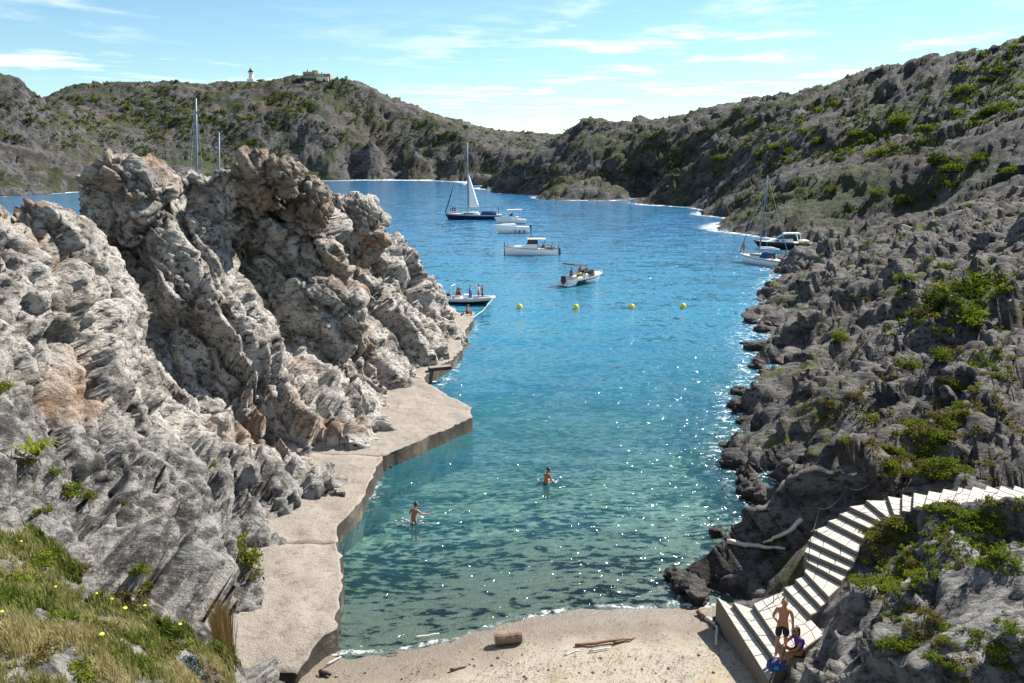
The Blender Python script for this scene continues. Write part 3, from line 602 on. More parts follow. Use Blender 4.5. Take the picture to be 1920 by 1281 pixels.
QP = [((556, 1266), (430, 1262)), ((597, 1207), (430, 1215)), ((625, 1180), (430, 1160)), ((640, 1112), (430, 1100)), ((641, 1065), (430, 1060)), ((632, 1020), (450, 1020)), ((634, 990), (450, 985)), ((685, 925), (510, 925)), ((708, 872), (570, 872)), ((716, 857), (580, 850)),
      ((884, 784), (610, 815)), ((884, 765), (620, 770)), ((797, 717), (640, 735)), ((797, 702), (660, 715)), ((840, 680), (710, 690)), ((866, 655), (740, 660)), ((864, 628), (770, 630)), ((886, 602), (800, 602)), ((889, 586), (815, 586))]
quay = tag(empty('concrete_quay', W(700, 900, 0)), 'long pale concrete quay along the foot of the cliff with a pointed corner', 'quay')
def quay_section(i0, i1):
    pr = [(W(*a, (.45, .7, .8)[min(i0 + k_, 2)]), W(*b, (.45, .7, .8)[min(i0 + k_, 2)])) for k_, (a, b) in enumerate(QP[i0:i1 + 1])]; rows = []
    for k in range(len(pr) - 1):
        n = max(2, int(np.linalg.norm(pr[k + 1][0] - pr[k][0]) / 0.28))
        for j in range(n + (k == len(pr) - 2)):
            t = j / n; rows.append((pr[k][0] * (1 - t) + pr[k + 1][0] * t, pr[k][1] * (1 - t) + pr[k + 1][1] * t))
    nu = 26; V = []
    for q, (a, b) in enumerate(rows):
        e = 0.005 * (1 if q == 0 else -1 if q == len(rows) - 1 else 0)
        for u in range(nu): s = (u / (nu - 1)) ** 1.4; V.append(a * (1 - s) + b * s + np.array([0, e, 0]))
    V = np.array(V); V[:, 2] += 0.10 * fbm(V / 1.1, 4, 81) + 0.02
    edge = np.arange(len(rows)) * nu; V[edge, 0] += 0.14 * fbm(V[edge] / 0.6, 3, 83) + 0.09 * fbm(V[edge] / 0.2, 2, 85); V[edge, 2] -= 0.035
    f = grid_faces(nu, len(rows)); nb = len(V); lo = V.copy(); lo[:, 2] = -3.2
    ring = np.concatenate([np.arange(nu), np.arange(2, len(rows)) * nu - 1 + 0, [len(rows) * nu - 1], np.arange(len(rows) * nu - 2, (len(rows) - 1) * nu - 1, -1), np.arange(len(rows) - 2, 0, -1) * nu]).astype(int)
    rn = np.roll(ring, -1); sd_ = np.stack([ring, ring + nb, rn + nb, rn], 1)
    me = mesh_np('quay_section', np.concatenate([V, lo]) - np.array(quay.location), np.concatenate([f, sd_]), smooth=False)
    bm = bmesh.new(); bm.from_mesh(me); bmesh.ops.recalc_face_normals(bm, faces=bm.faces); bm.to_mesh(me); bm.free()
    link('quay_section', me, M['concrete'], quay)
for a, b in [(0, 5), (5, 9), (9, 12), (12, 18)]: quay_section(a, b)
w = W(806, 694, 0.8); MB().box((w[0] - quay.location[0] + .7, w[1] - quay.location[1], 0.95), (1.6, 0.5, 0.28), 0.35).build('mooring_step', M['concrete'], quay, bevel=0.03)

# ================================================================== STAIRWAY
m, g = newmat('pale flagstone'); geo = g.n('ShaderNodeNewGeometry').outputs['Position']
c = g.mix(g.noise(geo, 1.8, 5), (0.33, 0.30, 0.26), (0.47, 0.44, 0.39)); c = g.mix(g.math('MULTIPLY', g.step(g.noise(geo, 4, 5, 0.7), 0.58, 0.7), 0.5), c, (0.36, 0.29, 0.21))
p = g.n('ShaderNodeBsdfPrincipled', Base_Color=c, Roughness=0.85); g.set(p, 'Normal', g.bump(g.noise(geo, 14, 5, 0.65), 0.5, 0.02)); g.n('ShaderNodeOutputMaterial', Surface=p); M['flag'] = m
M['mortar'] = plain('step stonework', (0.17, 0.145, 0.115), 0.9, var=0.3, scale=5, bump=0.03)
s0 = W(1500, 1180, 1.5); stairs = tag(empty('stone_stairway', (s0[0], s0[1], 0.8)), 'pale flagstone stairway curving up the slope from the beach', 'stairs'); SO = np.array(stairs.location)
def slabs(step, quad, nu, nv, rnd):
    a, b, c_, d = [np.array(q) for q in quad]             # front sea, front hill, back hill, back sea
    G_ = [[None] * (nu + 1) for _ in range(nv + 1)]
    for j in range(nv + 1):
        for i in range(nu + 1):
            u = i / nu + (rnd.uniform(-.28, .28) / nu if 0 < i < nu else 0); v = j / nv + (rnd.uniform(-.22, .22) / nv if 0 < j < nv else 0)
            G_[j][i] = (a * (1 - u) + b * u) * (1 - v) + (d * (1 - u) + c_ * u) * v
    for j in range(nv):
        for i in range(nu):
            q = [G_[j][i], G_[j][i + 1], G_[j + 1][i + 1], G_[j + 1][i]]; ce = sum(q) / 4; h = rnd.uniform(0.022, 0.034)
            poly = []
            for p_ in q:
                dv = p_ - ce; ln = np.linalg.norm(dv[:2]); poly.append(ce + dv * max(0.3, 1 - 0.014 / max(ln, .05)))
            mb = MB(); n = 4; mb.add([(p_[0], p_[1], p_[2] + 0.002) for p_ in poly] + [(p_[0] + (ce[0] - p_[0]) * .03, p_[1] + (ce[1] - p_[1]) * .03, p_[2] + h) for p_ in poly],
                                     [(3, 2, 1, 0), (4, 5, 6, 7), (0, 1, 5, 4), (1, 2, 6, 5), (2, 3, 7, 6), (3, 0, 4, 7)])
            mb.build('flagstone', M['flag'], step)
rnd = random.Random(3)
for i in range(len(STEPS) - 1):
    z = SZ[i]; (a, b), (c2, d2) = STEPS[i], STEPS[i + 1]
    A, B = W(*a, z) - SO, W(*b, z) - SO; Cn, Dn = W(*d2, SZ[i + 1]) - SO, W(*c2, SZ[i + 1]) - SO; Cn[2] = Dn[2] = A[2]
    if i == 2:
        A, B = W(1412, 1133.5, z) - SO, W(1482, 1236, z) - SO; Cn, Dn = W(1546, 1190, z) - SO, W(1468, 1110, z) - SO
    back = 0.06 if i != 2 else 0.0
    Cb, Db = Cn + (Cn - B) * back, Dn + (Dn - A) * back
    st = MB(); zb = A[2] - (0.95 if i < 4 else 0.75)
    st.add([(*q[:2], zb) for q in (A, B, Cb, Db)] + [tuple(q) for q in (A, B, Cb, Db)], [(3, 2, 1, 0), (4, 5, 6, 7), (0, 1, 5, 4), (1, 2, 6, 5), (2, 3, 7, 6), (3, 0, 4, 7)])
    o = st.build('step', M['mortar'], stairs)
    wd = np.linalg.norm((B - A)[:2]); dp = np.linalg.norm((Dn - A)[:2])
    slabs(o, (A, B, Cn, Dn), max(2, int(wd / 0.45)), 4 if i == 2 else max(1, int(dp / 0.45 + .3)), rnd)
# handrail of thin iron posts with a slack rope
hr = tag(empty('rope_handrail', W(1470, 1103, 1.6)), 'thin iron posts with a slack rope beside the stairway', 'handrail'); HO = np.array(hr.location)
tops = []
for (x, y, i, h) in [(1450, 1131, 2, 1.0), (1516, 1047, 7, 1.0), (1531, 1000, 9, .95), (1583, 962, 11, 1.0), (1640, 936, 13, .95), (1806, 914, 20, 1.05), (1876, 912, 22, 1.05), (1940, 912, 24, 1.05)]:
    w = W(x, y, SZ[i]) - HO; MB().tube([w - np.array([0, 0, .3]), w + np.array([0, 0, h])], 0.013, 6).build('post', M['iron'], hr); tops.append(w + np.array([0, 0, h - .04]))
for a, b in zip(tops[:-1], tops[1:]):
    pts = [a * (1 - t) + b * t - np.array([0, 0, 0.28 * math.sin(math.pi * t)]) for t in np.linspace(0, 1, 9)]; MB().tube(pts, 0.011, 5).build('rope', M['rubber'], hr)

# ================================================================== BUILDINGS ON THE HILL
def seat(px, Y):
    """ground height on the far hill below a pixel column"""
    x = (px - CX) / F * Y / 1.04; return x, ground(x, Y)
def house_windows(parent, xs, z, y, w, h):
    for x in xs: MB().box((x, y, z), (w, .12, h)).build('window', M['glass'], parent)
lx, lz = seat(475, 604); lz = D(475, 158, 604)[2]
lh = tag(empty('lighthouse', (lx, 604, lz)), 'white lighthouse with a dark lantern on the left hilltop', 'lighthouse')
MB().lathe((0, 0, 0), [(1.75, -3), (1.7, 3.5), (1.5, 7.6), (2.1, 7.7), (2.1, 8.0), (1.0, 8.05)], 18).build('tower', M['plaster'], lh)
MB().lathe((0, 0, 0), [(2.0, 8.0), (2.0, 8.9), (1.95, 8.9), (1.95, 8.0)], 18).build('gallery_rail', M['slate'], lh)
MB().lathe((0, 0, 0), [(1.05, 8.0), (1.05, 9.7), (1.25, 9.75), (0.55, 10.7), (0.1, 10.9), (.08, 11.8)], 14).build('lantern', M['slate'], lh)
MB().box((-3.5, 1, -1), (15, 8, 5)).build('wall', M['plaster'], lh, bevel=0.1); MB().box((7.5, 2, -2.1), (9, 7, 4.2)).build('annex', M['plaster'], lh, bevel=0.1); MB().box((-3.5, 1, 1.65), (15.6, 8.6, .3)).build('cornice', M['plaster'], lh)
MB().box((0, 0, 2.6), (5, 4.6, 2.0)).build('tower_base', M['plaster'], lh); house_windows(lh, (-9, -6.5, -4, 4.8, 7.2, 9.6), -0.2, -3.06, 1.0, 1.6)
bz = D(596, 147, 592)[2]; bx = (596 - CX) / F * 592 / 1.045
hb = tag(empty('hilltop_house', (bx, 592, bz - .4)), 'ochre stone house with stepped parapets on the highest hilltop', 'house')
MB().box((-4.5, 0, 1.2), (9, 8, 6.6)).build('wall', M['ochre'], hb, bevel=0.08); MB().box((5, 0.3, .6), (10.2, 8.4, 5.2)).build('wing', M['ochre'], hb, bevel=0.08); MB().box((-1, .5, 4.9), (4, 5, 1.4)).build('roof_tower', M['ochre'], hb, bevel=0.08)
MB().box((-6.5, 0, 5.2), (.9, .9, 1.8)).build('chimney', M['ochre'], hb); MB().box((3.5, 0, 3.8), (.8, .8, 1.5)).build('chimney', M['ochre'], hb); MB().box((5, -5.0, -.6), (8, 2.2, 3)).build('porch', M['cream'], hb)
house_windows(hb, (-7.5, -5.6, -3.7, -1.8), 2.2, -4.06, .9, 1.7); house_windows(hb, (6.2, 7.8, 9.2), 1.8, -3.96, .8, 1.4)
# ================================================================== PEOPLE
STAND = dict(pelvis=(0, 0, .95), spine=(0, 0, 1.13), chest=(0.01, 0, 1.32), neck=(0, 0, 1.47), head=(.02, 0, 1.56),
             shL=(0, .17, 1.40), elL=(-.02, .25, 1.12), wrL=(.04, .27, .87), shR=(0, -.17, 1.40), elR=(-.02, -.25, 1.12), wrR=(.04, -.27, .87),
             hipL=(0, .09, .90), knL=(.02, .10, .49), anL=(-.02, .10, .07), toL=(.13, .12, .03), hipR=(0, -.09, .90), knR=(.02, -.10, .49), anR=(-.02, -.10, .07), toR=(.13, -.12, .03))
RAD = dict(pelvis=.125, spine=.11, chest=.125, neck=.052, head=.06, sh=.062, el=.040, wr=.028, hip=.088, kn=.056, an=.038, to=.032)
EDG = [('pelvis', 'spine'), ('spine', 'chest'), ('chest', 'neck'), ('neck', 'head')] + [(a + s, b + s) for s in 'LR' for a, b in (('sh', 'el'), ('el', 'wr'), ('hip', 'kn'), ('kn', 'an'), ('an', 'to'))] + [('chest', 'shL'), ('chest', 'shR'), ('pelvis', 'hipL'), ('pelvis', 'hipR')]
def skin_mesh(J, edges, rad, extra=1.0):
    names = sorted({n for e in edges for n in e}, key=lambda n: (n != 'pelvis', n)); idx = {n: i for i, n in enumerate(names)}
    me = bpy.data.meshes.new('skin'); me.from_pydata([J[n] for n in names], [(idx[a], idx[b]) for a, b in edges], [])
    o = bpy.data.objects.new('tmp', me); COL.objects.link(o); m = o.modifiers.new('s', 'SKIN'); m.use_smooth_shade = True; sv = me.skin_vertices[0].data
    for n in names:
        r = rad.get(n, rad.get(n.rstrip('LR'), .05)) * extra; sv[idx[n]].radius = (r, r); sv[idx[n]].use_root = (idx[n] == 0)
    o.modifiers.new('d', 'SUBSURF').levels = 2
    dg = bpy.context.evaluated_depsgraph_get(); dg.update(); out = bpy.data.meshes.new_from_object(o.evaluated_get(dg)); bpy.data.objects.remove(o, do_unlink=True); return out
def person(label, pose, loc, rz, skin='skin', wear=(), hair='hair', scale=1.0, group=None, long_hair=False, look=0.0):
    J = dict(STAND); J.update(pose); V = lambda n: Vector(J[n])
    root = tag(empty('person', loc, (0, 0, rz)), label, 'person', group); root.scale = (scale,) * 3
    body = skin_mesh(J, EDG, RAD); mb = MB(); bm = bmesh.new(); bm.from_mesh(body)
    hd = V('head') + (V('head') - V('neck')).normalized() * .085 + Vector((.02, 0, 0)); cl, sl = math.cos(look), math.sin(look)
    tr = lambda p: (hd.x + p[0] * cl - p[1] * sl, hd.y + p[0] * sl + p[1] * cl, hd.z + p[2])
    h = MB(); h.ell((0, 0, 0), (.098, .078, .122), 14, 10); h.ell((.03, 0, -.06), (.068, .058, .062), 10, 7)       # skull and jaw
    h.ell((.10, 0, -.012), (.018, .014, .026), 6, 5); h.ell((.088, 0, -.062), (.014, .026, .008), 6, 5)             # nose and mouth
    for s in (-1, 1): h.ell((-.005, s * .080, -.008), (.022, .010, .032), 6, 5)                                       # ears
    mb.add([tr(p) for p in h.v], h.f)
    for s in 'LR':                                                                                                  # hands: palm, four bent fingers, thumb
        w, e = V('wr' + s), V('el' + s); d = (w - e).normalized(); sd_ = d.cross(Vector((1, 0, .2))).normalized(); nn = sd_.cross(d)
        mb.tube([w - d * .01, w + d * .05, w + d * .095], [.028, .040, .034], 8)
        for k, ln in enumerate((.066, .076, .072, .056)):
            b = w + d * .09 + sd_ * (k - 1.5) * .019; mb.tube([b, b + d * ln * .55 + nn * .006, b + d * ln * .85 + nn * .026], [.0095, .009, .007], 6)
        b = w + d * .035 - sd_ * .034; mb.tube([b, b + d * .03 - sd_ * .022, b + d * .062 - sd_ * .024 + nn * .012], [.012, .011, .008], 6)
    me2 = bpy.data.meshes.new('t'); me2.from_pydata(mb.v, [], mb.f); bm.from_mesh(me2); bpy.data.meshes.remove(me2)
    bmesh.ops.recalc_face_normals(bm, faces=bm.faces); bm.to_mesh(body); bm.free()
    body.polygons.foreach_set('use_smooth', np.ones(len(body.polygons), bool)); link('body', body, M[skin], root)
    hm = MB(); hm.ell((-.028, 0, .032), (.086, .083, .104), 12, 8)
    if long_hair: hm.ell((-.075, 0, -.07), (.045, .075, .13), 10, 7)
    q = MB(); q.add([tr(p) for p in hm.v], hm.f); q.build('hair', M[hair], root, smooth=True)
    if long_hair:
        q = MB(); gl = MB(); gl.box((.092, 0, .012), (.03, .13, .035)); q.add([tr(p) for p in gl.v], gl.f); q.build('sunglasses', M['rubber'], root)
    for kind, mat in wear:
        if kind == 'shorts':
            K = {'pelvis': J['pelvis']}; K['waist'] = tuple(V('pelvis').lerp(V('spine'), .25)); E = [('pelvis', 'waist')]; rd = {'pelvis': .142, 'waist': .128}
            for s in 'LR': K['hip' + s] = J['hip' + s]; K['th' + s] = tuple(V('hip' + s).lerp(V('kn' + s), .72)); E += [('pelvis', 'hip' + s), ('hip' + s, 'th' + s)]; rd['hip' + s] = .108; rd['th' + s] = .098
        elif kind == 'briefs':
            K = {'pelvis': J['pelvis']}; E = []; rd = {'pelvis': .140}
            for s in 'LR': K['hip' + s] = tuple(V('hip' + s).lerp(V('kn' + s), .1)); E += [('pelvis', 'hip' + s)]; rd['hip' + s] = .104
        elif kind == 'shirt':
            K = {'pelvis': tuple(V('pelvis').lerp(V('spine'), .3)), 'spine': J['spine'], 'chest': J['chest'], 'top': tuple(V('chest').lerp(V('neck'), .55))}; E = [('pelvis', 'spine'), ('spine', 'chest'), ('chest', 'top')]; rd = {'pelvis': .128, 'spine': .124, 'chest': .138, 'top': .09}
            for s in 'LR': K['sh' + s] = J['sh' + s]; K['sl' + s] = tuple(V('sh' + s).lerp(V('el' + s), .5)); E += [('chest', 'sh' + s), ('sh' + s, 'sl' + s)]; rd['sh' + s] = .076; rd['sl' + s] = .062
        else:   # a towel or robe that hangs from the shoulders to the shins
            K = {'pelvis': J['pelvis'], 'chest': J['chest'], 'kn': tuple((V('knL') + V('knR')) / 2), 'hem': tuple((V('anL') + V('anR')) / 2 + Vector((0, 0, .15)))}; E = [('chest', 'pelvis'), ('pelvis', 'kn'), ('kn', 'hem')]; rd = {'chest': .19, 'pelvis': .18, 'kn': .19, 'hem': .21}
        me = skin_mesh(K, E, rd); link(kind, me, M[mat], root)
    return root
def at_px(x, y, z): w = W(x, y, z); return (w[0], w[1], z)
person('bare chested man in black shorts standing on the beach steps', dict(wrR=(.19, -.13, 1.10), elR=(-.04, -.27, 1.12), elL=(-.05, .24, 1.12), wrL=(.0, .26, .86), knR=(.10, -.10, .49), anR=(.10, -.11, .07), toR=(.25, -.13, .03), knL=(-.04, .10, .48), anL=(-.14, .12, .07), toL=(.0, .15, .03), head=(.03, 0, 1.56)),
       at_px(1463, 1229, 1.355), R(-112), 'skin', [('shorts', 'cloth_black')], scale=1.06)
SIT = dict(pelvis=(0, 0, .14), spine=(.03, 0, .32), chest=(.08, 0, .50), neck=(.10, 0, .65), head=(.13, 0, .74), shL=(.08, .16, .59), shR=(.08, -.16, .59), elL=(.26, .22, .40), wrL=(.42, .17, .32), elR=(.26, -.22, .40), wrR=(.42, -.17, .32),
           hipL=(.02, .09, .12), hipR=(.02, -.09, .12), knL=(.44, .13, .27), knR=(.44, -.13, .27), anL=(.47, .12, -.12), anR=(.50, -.12, -.12), toL=(.61, .14, -.16), toR=(.64, -.14, -.16))
person('woman in a violet top and sunglasses sitting on the beach steps', SIT, at_px(1499, 1229, 1.535), R(196), 'skin_dark', [('shirt', 'cloth_violet'), ('briefs', 'cloth_black')], scale=1.0, long_hair=True)
WADE = dict(elL=(.10, .28, 1.17), wrL=(.30, .34, 1.10), elR=(.05, -.27, 1.14), wrR=(.24, -.30, 1.02), spine=(.02, 0, 1.13), chest=(.07, 0, 1.31), neck=(.10, 0, 1.46), head=(.14, 0, 1.54), shL=(.07, .17, 1.39), shR=(.07, -.17, 1.39))
w = W(776, 979, 0); person('tanned swimmer wading near the quay with splashing arms', dict(WADE, elR=(.16, -.30, 1.25), wrR=(.38, -.42, 1.16)), (w[0], w[1], -.86), R(60), 'skin_dark', [('shorts', 'cloth_black')])
w = W(1024, 905, 0); person('tanned swimmer standing waist deep in the middle of the cove', dict(WADE, elL=(.20, .2, 1.18), wrL=(.36, .05, 1.12)), (w[0], w[1], -1.0), R(50), 'skin_dark', [('shorts', 'cloth_black')])
w = W(877, 590, 0.85); person('person in red sitting on the far edge of the quay', SIT, (w[0] - .1, w[1], .87), R(-20), 'skin_dark', [('shirt', 'cloth_red'), ('shorts', 'cloth_black')], scale=1.0)

# ================================================================== BOATS
def hull(L, B, fs, fb, draft, rake, transom=.8, full=2.3, ns=22, nk=8, peak=.42, curve=1.8, flare=.7):
    V = []; sh = []
    for i in range(ns + 1):
        s = i / ns
        b = B / 2 * (transom + (1 - transom) * math.sin(math.pi / 2 * min(1, s / peak)) if s < peak else max(.012, 1 - ((s - peak) / (1 - peak)) ** full))
        zs = fs + (fb - fs) * s ** curve; kz = -draft * (1 - max(0, (s - .55) / .45) ** 3 * .9)
        for k in range(nk + 1):
            u = k / nk; z = kz + (zs - kz) * u ** 1.35; y = b * math.sin(u * math.pi / 2) ** flare
            V.append((-L / 2 + L * s - rake * (1 - (z - kz) / (zs - kz)) * s ** 5, y, z))
        sh.append((V[-1][0], b, zs))
    n = nk + 1; m_ = len(V); V += [(x, -y, z) for x, y, z in V]; Fs = []
    for i in range(ns):
        for k in range(nk):
            a = i * n + k; Fs.append((a, a + n, a + n + 1, a + 1)); Fs.append((m_ + a, m_ + a + 1, m_ + a + n + 1, m_ + a + n))
    for k in range(nk): Fs.append((k, k + 1, m_ + k + 1, m_ + k))
    return V, Fs, sh
def make_hull(par, mat, deckmat, drop=.04, rail=None, stripe=None, **kw):
    V, Fs, sh = hull(**kw); MB().add(V, Fs).build('hull', mat, par, smooth=True)
    dk = MB(); n = len(sh); V = [(x, y * .97, z - drop) for x, y, z in sh] + [(x, -y * .97, z - drop) for x, y, z in sh]; dk.add(V, [(i, i + 1, n + i + 1, n + i) for i in range(n - 1)]); dk.build('deck', deckmat, par)
    if rail:
        for s in (-1, 1): MB().tube([(x, s * y, z + .01) for x, y, z in sh], .045, 6).build('rub_rail', rail, par)
    if stripe:
        for s in (-1, 1):
            t = MB(); pts = [(x - .02 * 0, s * (y * .992 + .012), z) for x, y, z in sh]
            t.add([(p[0], p[1], p[2] - .16) for p in pts] + [(p[0], p[1], p[2] - .26) for p in pts], [(i, i + 1, n + i + 1, n + i) for i in range(n - 1)]); t.build('stripe', stripe, par)
    return sh
def boat(name, px, py, rz, label, dz=0.0, shift=(0, 0), roll=0.0):
    w = W(px, py, 0); o = empty(name, (w[0] + shift[0], w[1] + shift[1], dz), (roll, 0, rz)); return tag(o, label, 'boat')
def rails(par, sh, i0, i1, h=.55, mat=None):
    for s in (-1, 1):
        pts = [(x, s * y * .95, z) for x, y, z in sh[i0:i1]]
        MB().tube([(p[0], p[1], p[2] + h) for p in pts], .022, 5).build('guard_rail', mat or M['steel'], par)
        for p in pts[::3]: MB().tube([p, (p[0], p[1], p[2] + h)], .018, 5).build('stanchion', mat or M['steel'], par)
def loft(sections, name, mat, par, smooth=False):
    """rings of equal length joined, ends capped"""
    n = len(sections[0]); V = [p for s in sections for p in s]; Fs = [(i * n + k, i * n + (k + 1) % n, (i + 1) * n + (k + 1) % n, (i + 1) * n + k) for i in range(len(sections) - 1) for k in range(n)]
    Fs += [tuple(range(n)), tuple((len(sections) - 1) * n + k for k in range(n))]; return MB().add(V, Fs).build(name, mat, par, smooth=smooth)
def cabin(par, name, mat, x0, x1, w0, w1, z0, z1, front=.5, back=.1, inset=.12):
    return loft([[(x0, -w0 / 2, z0), (x1, -w1 / 2, z0), (x1, w1 / 2, z0), (x0, w0 / 2, z0)], [(x0 + back * .8, -w0 / 2 + inset * .7, z0 + (z1 - z0) * .8), (x1 - front * .8, -w1 / 2 + inset * .7, z0 + (z1 - z0) * .8), (x1 - front * .8, w1 / 2 - inset * .7, z0 + (z1 - z0) * .8), (x0 + back * .8, w0 / 2 - inset * .7, z0 + (z1 - z0) * .8)],
                 [(x0 + back * 1.4, -w0 / 2 + inset * 1.6, z1), (x1 - front * 1.4, -w1 / 2 + inset * 1.6, z1), (x1 - front * 1.4, w1 / 2 - inset * 1.6, z1), (x0 + back * 1.4, w0 / 2 - inset * 1.6, z1)]], name, mat, par)
def mast_rig(par, x, z0, h, r, spreaders, bow, stern, beam, mat, boom=None):
    m_ = MB().tube([(x, 0, z0), (x, 0, z0 + h * .6), (x, 0, z0 + h)], [r, r * .95, r * .7], 8).build('mast', mat, par, smooth=True)
    for f, w in spreaders: MB().tube([(x, -w, z0 + h * f + .1), (x, 0, z0 + h * f), (x, w, z0 + h * f + .1)], .045, 5).build('spreader', mat, m_)
    for s in (-1, 1): MB().tube([(x - .2, s * beam, z0), (x, s * spreaders[0][1], z0 + h * spreaders[0][0] + .1), (x, 0, z0 + h * .97)], .018, 4).build('shroud', M['steel'], m_)
    MB().tube([(stern, 0, z0), (x, 0, z0 + h)], .018, 4).build('backstay', M['steel'], par); MB().tube([(bow, 0, z0), (x, 0, z0 + h * .97)], .02, 4).build('forestay', M['steel'], par)
    if boom: MB().tube([(x, 0, z0 + boom[1]), (x - boom[0], 0, z0 + boom[1] + .1)], .07, 6).build('boom', mat, par)
# 1 navy sloop with its mainsail half up; the bow points left
b = boat('sailing_yacht', 887, 411, R(180), 'navy blue sailing yacht with its white mainsail half hoisted'); PI = math.pi
sh = make_hull(b, M['navy'], M['cream'], L=14.2, B=4.1, fs=1.15, fb=1.5, draft=.5, rake=1.0, transom=.72, stripe=M['white'])
cabin(b, 'cabin', M['white'], -1.5, 3.4, 2.4, 1.7, 1.15, 1.72, 1.0, .2); cabin(b, 'cockpit_cover', M['bluecloth'], -5.8, -1.9, 2.6, 2.6, 1.1, 1.95, .3, .2); house = MB().box((.9, 0, 1.45), (2.6, 2.2, .18)).build('cabin_window', M['glass'], b)
mast_rig(b, 1.2, 1.3, 17.0, .17, [(.3, 1.2), (.6, .9)], 6.9, -6.9, 1.9, M['alu'], (5.6, 1.5))
sl = MB(); n = 9; rows = []
for i in range(n + 1):
    t = i / n; z = 2.95 + 8.0 * t; wdt = 2.6 * (1 - t) ** .9 + .05
    for j in range(5): s = j / 4; rows.append((1.05 - wdt * s, .35 * math.sin(PI * s) * (1 - t * .6), z - .15 * s))
sl.add(rows, [(i * 5 + j, i * 5 + j + 1, (i + 1) * 5 + j + 1, (i + 1) * 5 + j) for i in range(n) for j in range(4)]); o = sl.build('mainsail', M['sail'], b, smooth=True); md = o.modifiers.new('t', 'SOLIDIFY'); md.thickness = .03
MB().tube([(6.8, 0, 1.55), (5.6, 0, 5.2), (4.4, 0, 9.0)], [.13, .15, .06], 8).build('furled_genoa', M['bluecloth'], b, smooth=True); rails(b, sh, 11, 22); rails(b, sh, 0, 5)
MB().tube([(-6.9, .3, 1.2), (-7.3, .3, 2.9)], .02, 4).build('flag_staff', M['steel'], b); bw = W(887, 411, 0)
for dx, dy, rz in ((-5.6, -.2, 200), (-5.0, .3, 120), (-4.4, -.3, 250)): person('dark figure working on the foredeck of the navy yacht', {}, (bw[0] + dx, bw[1] + dy, 1.35), R(rz), 'skin_dark', [('shirt', 'cloth_black'), ('shorts', 'cloth_black')], group='crew on the navy yacht foredeck')
person('person in dark clothes standing at the stern of the navy yacht', {}, (bw[0] + 6.3, bw[1], 1.1), R(180), 'skin_dark', [('shirt', 'cloth_black'), ('shorts', 'bluecloth')])
# 2 white cruiser with a sun roof, partly behind boat 3
b = boat('motor_cruiser', 957, 419, R(180), 'white motor cruiser with a pale sun roof behind the navy yacht')
sh = make_hull(b, M['white'], M['white'], L=7.4, B=2.7, fs=.95, fb=1.35, draft=.35, rake=.9, transom=.92, rail=M['grey'])
cabin(b, 'cabin', M['white'], -.6, 2.6, 2.0, 1.2, 1.0, 1.75, 1.3, .1); loft([[(-.5, -.9, 1.75), (.4, -.9, 1.72), (.4, .9, 1.72), (-.5, .9, 1.75)], [(-.6, -.8, 2.4), (-.3, -.8, 2.35), (-.3, .8, 2.35), (-.6, .8, 2.4)]], 'windscreen', M['glass'], b)
loft([[(-2.6, -1.1, 3.05), (.9, -1.1, 3.0), (.9, 1.1, 3.0), (-2.6, 1.1, 3.05)], [(-2.5, -1.0, 3.2), (.8, -1.0, 3.15), (.8, 1.0, 3.15), (-2.5, 1.0, 3.2)]], 'sun_roof', M['cream'], b)
for x in (-2.4, .6):
    for s in (-1, 1): MB().tube([(x, s * 1.0, 1.0), (x, s * 1.0, 3.05)], .035, 5).build('roof_post', M['steel'], b)
MB().box((-1.4, 0, 1.2), (.9, 1.6, .7)).build('seat', M['cream'], b, bevel=.06); rails(b, sh, 12, 22, .4)
# 3 white cuddy boat in front of it
b = boat('cuddy_boat', 958, 437, R(183), 'plain white motorboat with a closed foredeck and a dark stern motor')
sh = make_hull(b, M['white'], M['white'], L=7.6, B=2.7, fs=1.25, fb=1.75, draft=.35, rake=1.3, transom=.9, drop=.02, rail=M['grey'])
cabin(b, 'foredeck', M['white'], -1.2, 3.2, 2.2, .8, 1.35, 1.85, 1.2, .3); MB().box((-2.3, 0, 1.24), (1.9, 1.9, .12)).build('cockpit', M['cream'], b)
om = MB().box((-4.0, 0, 1.25), (.45, .5, .75)).build('outboard_motor', M['rubber'], b, bevel=.08); MB().box((-4.05, 0, .3), (.2, .18, 1.3)).build('motor_leg', M['rubber'], om)
for x in (-2.6, -1.7, -.8): MB().lathe((x, 1.34, .45), [(.02, -.3), (.1, -.25), (.1, .25), (.02, .3)], 8).build('fender', M['bluecloth'], b, smooth=True)
# 4 traditional double-ender
b = boat('wooden_fishing_boat', 996, 478, R(179), 'white double ended fishing boat with a wheelhouse and dark stem posts')
sh = make_hull(b, M['white'], M['cream'], drop=.12, L=8.6, B=2.9, fs=.95, fb=1.35, draft=.4, rake=.15, transom=.05, full=2.6, peak=.5, rail=M['wood'])
MB().box((4.25, 0, .9), (.16, .12, 2.2)).build('stem_post', M['wood'], b); MB().box((-4.32, 0, .65), (.16, .12, 1.7)).build('stern_post', M['wood'], b); MB().box((-4.5, 0, .4), (.3, .08, 1.3)).build('rudder', M['bluecloth'], b)
cabin(b, 'foredeck_trunk', M['white'], .6, 3.0, 1.7, .8, 1.0, 1.45, .3, .0); wh = cabin(b, 'wheelhouse', M['white'], -1.0, .8, 1.6, 1.5, .95, 1.75, .1, .0, .03)
cabin(wh, 'wheelhouse_window', M['glass'], -.95, .75, 1.55, 1.45, 1.75, 2.45, .25, .0, .05); loft([[(-2.3, -1.0, 2.48), (.7, -1.0, 2.48), (.7, 1.0, 2.48), (-2.3, 1.0, 2.48)], [(-2.25, -.9, 2.6), (.6, -.9, 2.6), (.6, .9, 2.6), (-2.25, .9, 2.6)]], 'roof', M['cream'], b)
